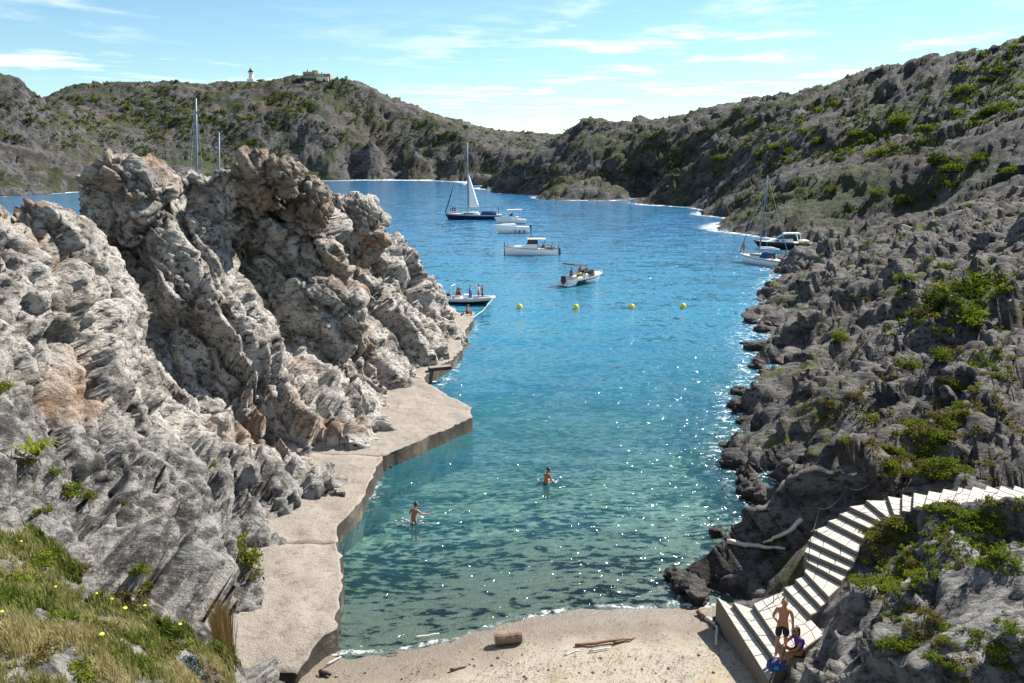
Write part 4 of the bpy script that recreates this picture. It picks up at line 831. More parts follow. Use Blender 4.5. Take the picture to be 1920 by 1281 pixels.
for s in (-1, 1):
    MB().tube([(-2.1, s * .9, .95), (-2.1, s * .9, 2.5)], .035, 5).build('roof_post', M['wood'], b); MB().tube([(-1.0, s * .78, .95), (-1.0, s * .78, 2.5)], .05, 5).build('roof_post', M['wood'], b)
MB().tube([(.3, 0, 2.6), (-.1, 0, 3.5)], .05, 6).build('short_mast', M['wood'], b)
for s in (-1, 1): MB().tube([(-3.3, s * .5, .95), (-3.2, s * .5, 2.8)], .025, 5).build('rod', M['steel'], b)
MB().box((-2.9, 0, 1.1), (1.0, 1.5, .4)).build('stern_bench', M['wood'], b, bevel=.03); bw = W(996, 478, 0)
for dx, dz in ((2.0, .95), (3.2, .9)): person('person seated in the stern of the white fishing boat', SIT, (bw[0] + dx, bw[1] - .1, dz + .1), R(180 if dx < 3 else 0), 'skin_dark', [('shirt', 'bluecloth'), ('shorts', 'cloth_black')], group='people in the fishing boat stern')
# 5 sports boat with folded awning, bow away to the right
b = boat('sports_boat', 1095, 531, R(43), 'white sports boat with a broad dark side stripe and black awning')
sh = make_hull(b, M['white'], M['white'], L=6.9, B=2.5, fs=.85, fb=1.3, draft=.3, rake=1.0, transom=.92, drop=.25)
V, Fs, sh2 = hull(L=6.9, B=2.5, fs=.85, fb=1.3, draft=.3, rake=1.0, transom=.92); nk = 9
for s in (0, 1):
    st = MB(); off = s * (len(V) // 2); vv = [];
    for i in range(3, 22):
        for k in (4, 7):
            q = V[off + i * nk + k]; vv.append((q[0], q[1] * 1.012 + (.012 if not s else -.012), q[2] + (.10 * (i - 12) / 10 if k == 4 else -.02)))
    st.add(vv, [(2 * i, 2 * i + 1, 2 * i + 3, 2 * i + 2) for i in range(18)]); st.build('side_stripe', M['black'], b, smooth=True)
cabin(b, 'foredeck', M['white'], .9, 3.0, 1.9, .7, 1.0, 1.35, 1.0, .1); loft([[(.3, -.95, 1.15), (1.5, -.55, 1.25), (1.5, .55, 1.25), (.3, .95, 1.15)], [(.1, -.85, 1.6), (.95, -.5, 1.7), (.95, .5, 1.7), (.1, .85, 1.6)]], 'windscreen', M['glass'], b)
MB().box((-1.9, 0, .8), (1.5, 1.8, .4)).build('rear_bench', M['cream'], b, bevel=.05); MB().box((-.3, .5, .95), (.6, .6, .7)).build('seat', M['cream'], b, bevel=.06); MB().box((-.3, -.5, .95), (.6, .6, .7)).build('seat', M['cream'], b, bevel=.06)
om = MB().box((-3.75, 0, .85), (.5, .55, .8)).build('outboard_motor', M['rubber'], b, bevel=.1); MB().box((-3.8, 0, .1), (.22, .18, 1.2)).build('motor_leg', M['rubber'], om); MB().box((-3.7, 0, .2), (.7, 2.1, .1)).build('swim_platform', M['white'], b)
loft([[(-2.9, -1.05, 2.55), (-.6, -1.05, 2.3), (-.6, 1.05, 2.3), (-2.9, 1.05, 2.55)], [(-2.9, -1.0, 2.68), (-.6, -1.0, 2.42), (-.6, 1.0, 2.42), (-2.9, 1.0, 2.68)]], 'awning', M['rubber'], b)
for s in (-1, 1):
    MB().tube([(-1.6, s * 1.1, .9), (-2.8, s * 1.02, 2.55)], .025, 5).build('awning_pole', M['steel'], b); MB().tube([(-1.6, s * 1.1, .9), (-.7, s * 1.02, 2.3)], .025, 5).build('awning_pole', M['steel'], b)
rails(b, sh, 13, 22, .4); mw = b.matrix_world if False else Matrix.Translation(b.location) @ Matrix.Rotation(R(43), 4, 'Z')
for i, (x, y, cl, lab) in enumerate([(-1.9, .5, 'cloth_red', 'person in red sitting at the back of the sports boat'), (-1.7, -.5, 'yellow', 'person in yellow sitting at the back of the sports boat'), (-.3, .5, 'cloth_red', 'person in red beside the helm of the sports boat'), (-.3, -.5, 'cloth_black', 'person in black beside the helm of the sports boat')]):
    p_ = mw @ Vector((x, y, 1.0 if x < -1 else 1.3)); person(lab, SIT, p_, R(43 + (0 if i > 1 else 20)), 'skin_dark', [('shirt', cl), ('shorts', 'cloth_black')])
# 6 inflatable boat at the end of the quay
rb = D(884, 577, 84.0); b = tag(empty('inflatable_boat', (rb[0], 84.0, 0.0), (0, 0, R(-14))), 'grey inflatable boat tied to the end of the quay', 'boat'); b.scale = (.88, .88, .88)
sh = make_hull(b, M['black'], M['grey'], L=5.4, B=1.7, fs=.45, fb=.8, draft=.25, rake=.9, transom=.9, drop=.1)
for s in (-1, 1): MB().tube([(x, s * (y + .12), z + .08) for x, y, z in [(-3.0, .95, .46)] + [(q[0] + .15, max(q[1], .05), q[2]) for q in sh[::2]]], [.10] + [.24] * 11 + [.2][:max(0, len(sh[::2]) - 11)], 10).build('tube', M['grey'], b, smooth=True)
MB().box((-.6, 0, .75), (.7, .7, .8)).build('console', M['white'], b, bevel=.05); MB().box((-1.6, 0, .6), (.7, 1.1, .4)).build('seat', M['cream'], b, bevel=.05); MB().box((-2.9, 0, .8), (.45, .5, .8)).build('outboard_motor', M['rubber'], b, bevel=.1)
MB().tube([(-2.3, -.8, .5), (-2.3, -.75, 2.2), (-2.3, .75, 2.2), (-2.3, .8, .5)], .05, 6).build('stern_arch', M['white'], b)
mw = Matrix.Translation(b.location) @ Matrix.Rotation(R(-14), 4, 'Z')
for x, y, cl, lab, ps in [(-1.3, -.3, 'cloth_green', 'person in green leaning over in the grey inflatable', dict(chest=(.2, 0, 1.28), neck=(.28, 0, 1.4), head=(.34, 0, 1.46), shL=(.2, .17, 1.33), shR=(.2, -.17, 1.33), elL=(.3, .22, 1.05), wrL=(.4, .2, .85), elR=(.3, -.22, 1.05), wrR=(.4, -.2, .85))),
                          (.0, -.4, 'cloth_blue', 'person wrapped in a bright blue towel in the grey inflatable', {}), (.7, .3, 'cloth_white', 'person in a white top in the grey inflatable', {}), (1.25, -.1, 'cloth_red', 'person in a red top standing near the bow of the inflatable', {})]:
    p_ = mw @ Vector((x, y, .35)); person(lab, ps, p_, R(-30 + 40 * x), 'skin', [('towel' if cl == 'cloth_blue' else 'shirt', cl), ('shorts', 'cloth_black')])
p_ = mw @ Vector((-1.75, .2, .75)); person('person in a red top sitting at the back of the inflatable', SIT, p_, R(-14), 'skin', [('shirt', 'cloth_red'), ('shorts', 'cloth_black')])
q0, q1 = mw @ Vector((2.5, -.3, .8)), W(886, 596, .9); tag(MB().tube([q0, Vector(q1) * .5 + Vector(q0) * .5 - Vector((0, 0, .3)), q1], .03, 6).build('mooring_line', M['rope']), 'pale mooring line from the inflatable to the quay', 'rope')
# 7 white sloop leaning beside the right headland
b = boat('small_sailboat', 1431, 496, R(122), 'white sailboat with a leaning bare mast beside the right headland', roll=R(0)); b.rotation_euler = (R(3), R(0), R(122))
sh = make_hull(b, M['white'], M['cream'], L=9.6, B=3.1, fs=.95, fb=1.25, draft=.4, rake=.9, transom=.75, stripe=M['navy'])
cabin(b, 'cabin', M['white'], -.6, 2.6, 2.0, 1.2, 1.0, 1.5, .8, .2); MB().box((.8, 0, 1.28), (2.0, 1.86, .16)).build('cabin_window', M['glass'], b); cabin(b, 'spray_hood', M['bluecloth'], -1.3, .1, 2.1, 2.0, 1.0, 1.85, .5, .1)
mast_rig(b, .9, 1.0, 11.6, .10, [(.45, .8)], 4.6, -4.6, 1.45, M['alu'], (3.6, 1.2)); MB().tube([(.8, 0, 2.35), (-1.2, 0, 2.45), (-2.6, 0, 2.4)], [.16, .2, .1], 8).build('furled_mainsail', M['sail'], b, smooth=True)
MB().tube([(4.6, 0, 1.2), (3.6, 0, 4.2)], [.09, .05], 6).build('furled_jib', M['bluecloth'], b); loft([[(-4.7, -.35, .9), (-4.8, -.35, .9), (-4.8, .35, .9), (-4.7, .35, .9)], [(-5.9, -.35, 3.1), (-6.0, -.35, 3.1), (-6.0, .35, 3.1), (-5.9, .35, 3.1)]], 'raised_gangplank', M['white'], b)
rails(b, sh, 10, 22, .5); rails(b, sh, 0, 5, .5); mw = Matrix.Translation(b.location) @ Matrix.Rotation(R(122), 4, 'Z')
person('person standing on the bow of the white sailboat', {}, mw @ Vector((3.8, 0, 1.15)), R(200), 'skin_dark', [('shorts', 'cloth_red')]); person('person seated in the cockpit of the white sailboat', SIT, mw @ Vector((-2.4, .5, 1.0)), R(122), 'skin_dark', [('shirt', 'cloth_black'), ('shorts', 'cloth_black')])
# 8 dark motor yacht behind it
b = boat('motor_yacht', 1465, 466, R(176), 'dark hulled motor yacht with a white streamlined cabin close to the rocks')
sh = make_hull(b, M['black'], M['white'], L=9.6, B=3.1, fs=1.05, fb=1.35, draft=.4, rake=1.2, transom=.85)
cabin(b, 'cabin', M['white'], -1.6, 2.6, 2.5, 1.3, 1.15, 1.75, 1.6, .1); loft([[(-1.6, -1.1, 1.75), (1.0, -.9, 1.75), (1.0, .9, 1.75), (-1.6, 1.1, 1.75)], [(-1.9, -1.0, 2.5), (-.3, -.8, 2.5), (-.3, .8, 2.5), (-1.9, 1.0, 2.5)]], 'windscreen', M['glass'], b)
loft([[(-3.0, -1.1, 2.5), (-.2, -.9, 2.48), (-.2, .9, 2.48), (-3.0, 1.1, 2.5)], [(-2.8, -1.0, 2.66), (-.5, -.8, 2.66), (-.5, .8, 2.66), (-2.8, 1.0, 2.66)]], 'hard_top', M['white'], b)
MB().tube([(-3.0, -1.1, 1.1), (-2.6, -1.05, 2.55)], .08, 6).build('arch_leg', M['white'], b); MB().tube([(-3.0, 1.1, 1.1), (-2.6, 1.05, 2.55)], .08, 6).build('arch_leg', M['white'], b); MB().box((-3.7, 0, 1.2), (1.3, 2.2, .5)).build('sun_pad', M['cream'], b, bevel=.08); rails(b, sh, 12, 22, .45)
for x in (0, 1.0): MB().box((x, 1.0 - .12 * x, 1.42), (.6, .5, .16)).build('cabin_window', M['glass'], b)
# 9 ketch anchored behind the left cliff: only its rig shows
kx, ky = (392 - CX) / F * 135, 135.0; b = tag(empty('ketch', (kx, ky, 0), (R(5), 0, R(75))), 'two masted ketch whose bare masts rise behind the left cliff', 'boat')
make_hull(b, M['white'], M['cream'], L=17, B=4.8, fs=1.4, fb=1.9, draft=.6, rake=1.4, transom=.75); cabin(b, 'cabin', M['white'], -3.5, 4, 2.8, 2.0, 1.5, 2.2, 1.0, .2)
zt = D(385, 186, 135)[2]; mast_rig(b, -3.0, 1.6, zt - 1.6, .2, [(.28, 1.7), (.53, 1.25), (.8, .75)][:3], 8, -8, 2.2, M['alu'], None); zt2 = D(403, 247, 135)[2]
m2 = MB().tube([(3.0, 0, 1.6), (3.0, 0, zt2)], [.16, .12], 8).build('mizzen_mast', M['alu'], b, smooth=True)
for f in (.5, .98): MB().tube([(3.0, -.9, zt2 * f), (3.0, .9, zt2 * f)], .045, 5).build('spreader', M['alu'], m2)
# buoys
for i, (x, y) in enumerate([(974, 578), (1080, 579), (1184, 578), (1281, 577)]):
    w = W(x, y, 0); o = tag(empty('yellow_buoy', (w[0], w[1], 0), (R(6 * (i % 3) - 6), R(5), i)), ['yellow buoy nearest the quay in the row across the cove', 'second yellow buoy from the quay, below the sports boat', 'third yellow buoy from the quay', 'yellow buoy nearest the right shore'][i], 'buoy', 'yellow buoys in a row across the cove')
    MB().lathe((0, 0, 0), [(.05, -.25), (.2, -.18), (.29, 0), (.3, .2), (.22, .38), (.09, .46), (.02, .47)], 14).build('float', M['yellow'], o, smooth=True); MB().lathe((0, 0, -.3), [(.06, -.3), (.06, .1)], 8).build('stem', M['rubber'], o); MB().tube([(.06, 0, .46), (.06, 0, .53), (-.06, 0, .53), (-.06, 0, .46)], .012, 5).build('lifting_eye', M['steel'], o)
# ================================================================== BEACH THINGS
def sandpt(x, y):
    z = 0.3
    for _ in range(6): w = W(x, y, z); z = float(sand_z(w[0], w[1])) + .02
    return np.array(W(x, y, z))
def stick(name, pix, r, mat, label, lift=0.0, cat='driftwood', onrock=False, taper=.6):
    pts = []
    for k, (x, y) in enumerate(pix):
        if onrock: h = hit(x, y); p = np.array(h[0]) if h else W(x, y, .4)
        else: p = sandpt(x, y)
        pts.append(p + np.array([0, 0, r * .7 + lift]))
    o0 = pts[0].copy(); fine = []
    for a, b in zip(pts[:-1], pts[1:]):
        for t in np.linspace(0, 1, 5)[:-1]: fine.append(a * (1 - t) + b * t + np.array([random.uniform(-1, 1), random.uniform(-1, 1), random.uniform(-.3, .6)]) * r * .35 - o0)
    fine.append(pts[-1] - o0); n = len(fine); rad = [r * (1 - (1 - taper) * i / (n - 1)) * random.uniform(.9, 1.1) for i in range(n)]
    o = MB().tube(fine, rad, 8).build(name, mat, None, smooth=True); o.location = o0; return tag(o, label, cat)
a, b_ = sandpt(928, 1208), sandpt(978, 1203); lg = tag(empty('log', tuple(a)), 'short thick log lying at the water edge', 'log'); dv = b_ - a
lb = MB().tube([np.array([0, 0, .2]) + dv * t + np.array([0, 0, .01 * math.sin(9 * t)]) for t in np.linspace(0, 1, 9)], [.205, .215, .21, .2, .205, .21, .2, .205, .2], 16).build('trunk', M['log'], lg)
for e, t in ((a, -0.004), (b_, 1.004)): MB().tube([np.array([0, 0, .2]) + dv * (t - .004), np.array([0, 0, .2]) + dv * (t + .004)], .185, 14).build('cut_end', M['driftwood'], lg)
stick('brown_pole', [(1079, 1212), (1130, 1206), (1183, 1200)], .055, M['brownwood'], 'long straight brown pole lying on the sand', taper=.75); stick('stick', [(1105, 1222), (1145, 1215)], .03, M['driftwood'], 'short pale stick just below the brown pole'); stick('stick', [(1058, 1230), (1085, 1220)], .03, M['driftwood'], 'small stick left of the brown pole on the sand'); stick('stick', [(1150, 1207), (1185, 1199), (1192, 1195)], .03, M['brownwood'], 'thin twig beside the far end of the brown pole')
stick('bent_branch', [(1318, 1158), (1332, 1166), (1346, 1180), (1342, 1212)], .075, M['driftwood'], 'bleached bent branch leaning by the steps wall', taper=.55); stick('stump', [(1312, 1152), (1322, 1162)], .11, M['brownwood'], 'dark burnt stump end beside the bleached branch')
stick('plank', [(778, 1204), (805, 1199), (824, 1196)], .045, M['driftwood'], 'grey weathered plank in the shallow water', lift=.12); stick('stick', [(612, 1250), (640, 1235)], .03, M['driftwood'], 'thin pale stick in the shallows by the quay end', lift=.05); stick('stick', [(845, 1258), (875, 1250)], .045, M['brownwood'], 'dark stick on the sand near the bottom edge'); stick('stick', [(600, 1263), (620, 1268)], .09, M['rubber'], 'dark charred lump on the sand beside the quay')
stick('stick', [(730, 1228), (748, 1227)], .03, M['brownwood'], 'small dark twig in the wet sand', lift=.03)
stick('bleached_log', [(1363, 1022), (1395, 1030), (1430, 1033), (1472, 1037)], .10, M['driftwood'], 'long bleached trunk lying flat on the shore rocks', onrock=True, lift=.1); stick('driftwood_branch', [(1503, 986), (1480, 1008), (1450, 1022), (1430, 1030)], .10, M['driftwood'], 'curved bleached branch propped up on the shore rocks', onrock=True, lift=.2, taper=.45)
def pebble(name, p, s, mat, label, cat='stone', group=None):
    bm = bmesh.new(); bmesh.ops.create_icosphere(bm, subdivisions=3, radius=1.0); me = bpy.data.meshes.new(name); bm.to_mesh(me); bm.free(); V, N = read(me)
    V *= 1 + .28 * gnoise(V * 1.3 + p[0] * 7, 3)[:, None]; V[:, 2] *= .7; write(me, V * s); o = link(name, me, mat); o.location = p; return tag(o, label, cat, group)
pebble('white_stone', tuple(W(486, 1273, .95)), .24, M['plaster'], 'larger white stone at the bottom edge by the quay'); pebble('white_stone', tuple(W(496, 1252, 1.0)), .17, M['plaster'], 'small upright white stone by the quay')
for i in range(70):
    x, y = random.uniform(560, 1400), random.uniform(1215, 1278); p = sandpt(x, y)
    if p[2] < .12 or (x > 1340 and y < 1290 - (1440 - x)): continue
    pebble('pebble', tuple(p), random.uniform(.02, .05), M['pebble'], 'small pebble scattered on the sand', 'pebble', 'pebbles scattered on the beach')
# dry seaweed and wood crumbs strewn over the sand
rg = np.random.default_rng(21); V = []; Fs = []
C_ = np.c_[rg.uniform(-9, 9, 26000), rg.uniform(17.5, 25.5, 26000)]; Z_ = sand_z(C_[:, 0], C_[:, 1]); NZ = gnoise(np.c_[C_[:, 0] * .9, C_[:, 1] * 1.6, 0 * Z_], 4)
ok = (Z_ > .10) & (rg.uniform(size=len(Z_)) < .12 + 1.5 * np.maximum(0, NZ) + .7 * np.exp(-((Z_ - .42) / .07) ** 2))
for (x, y), z in zip(C_[ok][:4200], Z_[ok]):
    a = rg.uniform(0, 6.28); l = rg.uniform(.012, .06) * (1.6 if rg.uniform() < .1 else 1); w_ = rg.uniform(.005, .014); c_, s_ = math.cos(a), math.sin(a); i = len(V); h_ = z + .045 + rg.uniform(0, .02)
    V += [(x - c_ * l, y - s_ * l, h_ - .02), (x + s_ * w_, y - c_ * w_, h_), (x + c_ * l, y + s_ * l, h_ - .01), (x - s_ * w_, y + c_ * w_, h_)]; Fs.append((i, i + 1, i + 2, i + 3))
tag(link('seaweed_litter', mesh_np('seaweed_litter', np.array(V), np.array(Fs), False), M['wrack']), 'dry seaweed crumbs strewn over the sand', 'seaweed', kind='stuff')
# bag by the couple
w = W(1450, 1256, 1.36); bag = tag(empty('beach_bag', tuple(w)), 'dark blue beach bag beside the sitting woman', 'bag')
bm = bmesh.new(); bmesh.ops.create_icosphere(bm, subdivisions=4, radius=1.0); me = bpy.data.meshes.new('pouch'); bm.to_mesh(me); bm.free(); V, N = read(me); V *= 1 + .16 * gnoise(V * 2, 3)[:, None]; V[:, 2] = np.maximum(V[:, 2], -.75); write(me, V * np.array([.2, .15, .19]) + np.array([0, 0, .14])); link('pouch', me, M['bluecloth'], bag)
MB().tube([(-.14, 0, .27), (-.07, -.03, .4), (.07, -.03, .4), (.14, 0, .27)], .018, 6).build('strap', M['rubber'], bag); MB().box((.03, -.14, .15), (.14, .04, .11)).build('pocket', M['cloth_blue'], bag, bevel=.015)
tag(MB().box((0, 0, 0), (.3, .2, .1)).build('folded_towel', M['bluecloth'], bevel=.03), 'teal folded towel next to the beach bag', 'towel').location = tuple(W(1467, 1252, 1.41))

# ================================================================== PLANTS
def leaf_cloud(n_clump, per, r, leaf, flat=.7, seed=0, up=.0, rag=.35):
    rg = np.random.default_rng(seed); V = []; Fs = []; T = []
    for c in range(n_clump):
        th = rg.uniform(0, 2 * np.pi); q = rg.uniform(0, 1) ** .5; cc = np.array([r * .8 * q * np.cos(th), r * .8 * q * np.sin(th), flat * r * (rg.uniform(.25, 1.0) * (1 - .6 * q * q))]); cr = r * rg.uniform(.22, .42); tc = rg.uniform(0, 1)
        for k in range(per):
            d = rg.normal(size=3); d /= np.linalg.norm(d); p = cc + d * cr * rg.uniform(.35, 1.0 + rag); p[2] = max(p[2], .0)
            a = rg.normal(size=3); a[2] += up; a /= np.linalg.norm(a); b = np.cross(a, rg.normal(size=3)); b /= np.linalg.norm(b); s = leaf * rg.uniform(.6, 1.4); i = len(V)
            V += [p - a * s, p + b * s * .45, p + a * s, p - b * s * .45]; Fs.append((i, i + 1, i + 2, i + 3)); T.append(np.clip(.6 * tc + .4 * rg.uniform(), 0, 1))
    return np.array(V), np.array(Fs), np.array(T)
def tint_mesh(name, V, Fs, T, mat):
    me = mesh_np(name, V, Fs, smooth=False); at = me.attributes.new('tint', 'FLOAT', 'FACE'); at.data.foreach_set('value', T.astype(np.float32)); me.materials.append(mat); return me
BUSH = [tint_mesh('crown', *leaf_cloud(16, 46, 1.0, .10, .65, k), M['leaf']) for k in range(3)]; DARK = [tint_mesh('crown', *leaf_cloud(18, 46, 1.0, .10, .85, 10 + k), M['leaf_dark']) for k in range(2)]; OLIVE = [tint_mesh('crown', *leaf_cloud(13, 40, 1.0, .09, .5, 20 + k, up=.8), M['leaf_olive']) for k in range(2)]
stem_mb = MB()
for k in range(5): t = k * 1.26; stem_mb.tube([(0, 0, -.25), (.12 * math.cos(t), .12 * math.sin(t), .2), (.45 * math.cos(t), .45 * math.sin(t), .5)], [.06, .04, .015], 5)
stem_o = stem_mb.build('stems', M['stem']); STEM = stem_o.data; bpy.data.objects.remove(stem_o, do_unlink=True)
def shrub(loc, s, kinds, label, group, zs=1.0, parts=True, name='shrub', sx=1.0):
    o = tag(empty(name, tuple(loc), (0, 0, random.uniform(0, 6.28))), label, 'shrub', group); o.scale = (s * sx, s, s * zs)
    link('crown', random.choice(kinds), None, o)
    if parts: link('stems', STEM, M['stem'], o)
    return o
def shrub_px(x, y, s, kinds, label, group=None, **kw):
    h = hit(x, y)
    if h and h[0].z > .3: return shrub(h[0] - Vector((0, 0, .05 * s)), s, kinds, label, group, **kw)
GR = 'green shrubs on the right hillside'
for x, y, s, k, lab in [(1795, 552, 2.2, BUSH, 'large bright green shrub at the middle of the right slope'), (1845, 535, 2.0, BUSH, 'bright green shrub at the upper end of the large green thicket'), (1765, 575, 1.6, DARK, 'dark green shrub at the lower side of the large green thicket'), (1790, 600, 1.4, BUSH, 'green shrub at the foot of the large green thicket'), (1740, 590, 1.2, OLIVE, 'yellowish shrub left of the large green thicket'), (1820, 562, 1.7, DARK, 'dark shrub in the heart of the large green thicket'),
                      (1572, 634, .9, BUSH, 'low green shrub alone on the ledge above the shore'), (1700, 688, .9, BUSH, 'green shrub halfway between shore and thicket'), (1765, 668, .8, BUSH, 'small green shrub below the large thicket'), (1602, 742, .6, OLIVE, 'small yellow shrub beside a white stone on the slope'), (1636, 792, .7, BUSH, 'single green shrub below the pale slab on the slope'), (1590, 827, .35, BUSH, 'tiny bright tuft on the dark lower rocks'),
                      (1758, 305, 3.0, DARK, 'dark round bush on the upper right slope'), (1700, 380, 2.4, DARK, 'dark round bush above the headland'), (1645, 362, 2.0, BUSH, 'green bush left of the dark round bush'), (1560, 357, 1.9, BUSH, 'lone green bush over the moored motor yacht'), (1788, 318, 2.6, BUSH, 'bright green bush just right of the dark round bush'), (1835, 300, 2.2, BUSH, 'green bush right of the pale rock streak'), (1648, 292, 3.0, BUSH, 'wide green bush in the centre of the upper slope'), (1575, 303, 1.6, DARK, 'small dark bush left of the wide green bush'), (1610, 252, 2.6, BUSH, 'flat green bush high on the slope'), (1690, 228, 3.2, BUSH, 'green bush near the skyline of the right hill'),
                      (1740, 245, 3.0, BUSH, 'pale green patch of shrub on the upper right hill'), (1455, 275, 2.2, BUSH, 'green bush on the far slope above the leaning mast'), (1540, 265, 2.4, BUSH, 'green bush along the gully on the far slope'), (1350, 298, 2.4, BUSH, 'round green bush on the central far slope'), (1410, 234, 2.6, BUSH, 'yellow green bush close to the far skyline'), (1382, 206, 2.0, BUSH, 'small green bush below the far skyline'), (1900, 322, 2.0, BUSH, 'green bush at the right edge of the picture'), (1875, 205, 3.2, BUSH, 'wide green shrub under the right skyline'), (1820, 170, 3.0, BUSH, 'green shrub on the right skyline'), (1508, 459, 1.0, OLIVE, 'grassy tuft at the tip of the headland')]:
    shrub_px(x, y, s, k, lab, GR, zs=.75)
# looser scrub along the right slope, by the stairway and over the near rocks
rs = random.Random(11); n = 0
ZONES = [(60, [(1620, 900), (1700, 780), (1760, 690), (1900, 620), (1919, 700), (1800, 800), (1700, 905)], (.22, .55), BUSH + OLIVE, 'low yellow green scrub plant on the slope above the stairway', 'scrub above the stairway'), (70, [(1610, 990), (1680, 960), (1919, 930), (1919, 1080), (1800, 1060), (1700, 1120), (1600, 1100)], (.22, .5), BUSH + OLIVE + OLIVE, 'low scrub plant on the bank just below the stairway', 'scrub below the stairway'),
         (30, [(1560, 1105), (1680, 1120), (1800, 1180), (1919, 1130), (1919, 1281), (1640, 1281), (1680, 1180)], (.18, .38), BUSH + OLIVE, 'small green tuft among the nearest rocks on the right', 'tufts on the near right rocks'), (20, [(1680, 905), (1740, 870), (1919, 850), (1919, 905)], (.3, .55), BUSH + OLIVE, 'low scrub plant along the upper side of the stairway', 'scrub along the upper stair side'),
         (24, [(1500, 440), (1900, 350), (1919, 600), (1600, 640), (1500, 560)], (.4, .9), BUSH + OLIVE, 'dry tuft on the grey headland', 'dry tufts on the headland')]
for cnt, poly, (s0, s1), kinds, lab, grp in ZONES:
    xs_, ys_ = [p[0] for p in poly], [p[1] for p in poly]; k = 0; tries = 0; cx_, cy_ = None, None
    while k < cnt and tries < cnt * 20:
        tries += 1
        if cx_ is None or rs.random() < .35: cx_, cy_ = rs.uniform(min(xs_), max(xs_)), rs.uniform(min(ys_), max(ys_))
        x, y = cx_ + rs.gauss(0, 22), cy_ + rs.gauss(0, 12)
        if not in_poly(np.array([x]), np.array([y]), poly)[0]: cx_ = None; continue
        random.seed(int(x * 7 + y))
        if shrub_px(x, y, rs.uniform(s0, s1), kinds, lab, grp, zs=rs.uniform(.45, .8), parts=s1 < .75): k += 1
random.seed(5)
# low scrub that carpets the hills: nobody could count it
def scrub_mass(name, polys, label, mats):
    rg = np.random.default_rng(8); V = []; Fs = []; T = []; nv = 0
    tmpl = [leaf_cloud(4, 9, 1.0, .22, .55, 200 + k) for k in range(6)]
    for cnt, poly, s0, s1 in polys:
        xs_, ys_ = np.array([p[0] for p in poly]), np.array([p[1] for p in poly]); c = np.c_[rg.uniform(xs_.min(), xs_.max(), cnt * 3), rg.uniform(ys_.min(), ys_.max(), cnt * 3)]
        c = c[in_poly(c[:, 0], c[:, 1], poly)][:cnt]
        hs = [h for h in (hit(x, y) for x, y in c) if h and h[0].z > 1.5]; NZ = fbm(np.array([h[0][:] for h in hs]) / (22 if s1 > 1.2 else 3.5), 3, 33)
        for h, nz in zip(hs, NZ):
            q = np.array(h[0])
            if nz < (-.12 if s1 > 1.2 else .02) + .1 * rg.normal() or h[1].z < .3: continue
            v, f, t = tmpl[rg.integers(6)]; a = rg.uniform(0, 6.28); ca, sa = math.cos(a), math.sin(a); s = rg.uniform(s0, s1) * ((h[2] / 300) ** .35 if s1 > 1.2 else 1)
            V.append(np.c_[v[:, 0] * ca - v[:, 1] * sa, v[:, 0] * sa + v[:, 1] * ca, v[:, 2]] * s + q); Fs.append(f + nv); T.append(np.clip(t * .5 + .5 * rg.uniform(), 0, 1)); nv += len(v)
    tag(link(name, tint_mesh(name, np.concatenate(V), np.concatenate(Fs), np.concatenate(T), mats)), label, 'scrub', kind='stuff')
scrub_mass('dark_scrub', [(1500, [(0, 150), (150, 150), (640, 140), (740, 220), (940, 245), (900, 320), (600, 320), (200, 290), (0, 260)], .9, 2.2), (700, [(780, 245), (1100, 225), (1250, 240), (1280, 330), (1050, 350), (900, 330)], .7, 1.7), (1500, [(1250, 330), (1250, 230), (1560, 160), (1770, 110), (1919, 65), (1919, 330), (1600, 410), (1400, 420)], .5, 1.6)], 'dark low scrub covering the far hills', M['leaf_dark'])
scrub_mass('bright_scrub', [(350, [(80, 190), (400, 165), (640, 160), (700, 230), (300, 270), (140, 250)], 1.0, 2.4), (700, [(1330, 300), (1450, 195), (1770, 115), (1919, 75), (1919, 330), (1600, 380), (1400, 380)], .7, 1.9)], 'bright green low scrub dotted over the hills', M['leaf'])
scrub_mass('slope_scrub', [(150, ZONES[0][1], .16, .34), (330, ZONES[1][1], .12, .28), (110, ZONES[3][1], .15, .3), (150, ZONES[2][1], .08, .18), (120, [(1660, 620), (1740, 570), (1890, 505), (1900, 540), (1800, 620), (1700, 650)], .4, .9)], 'yellow green ground scrub on the near right slope', M['leaf'])
scrub_mass('dry_scrub', [(520, [(1480, 470), (1919, 340), (1919, 880), (1650, 900), (1500, 800), (1470, 600)], .2, .5)], 'dry olive scrub dotted over the grey slope', M['leaf_olive'])
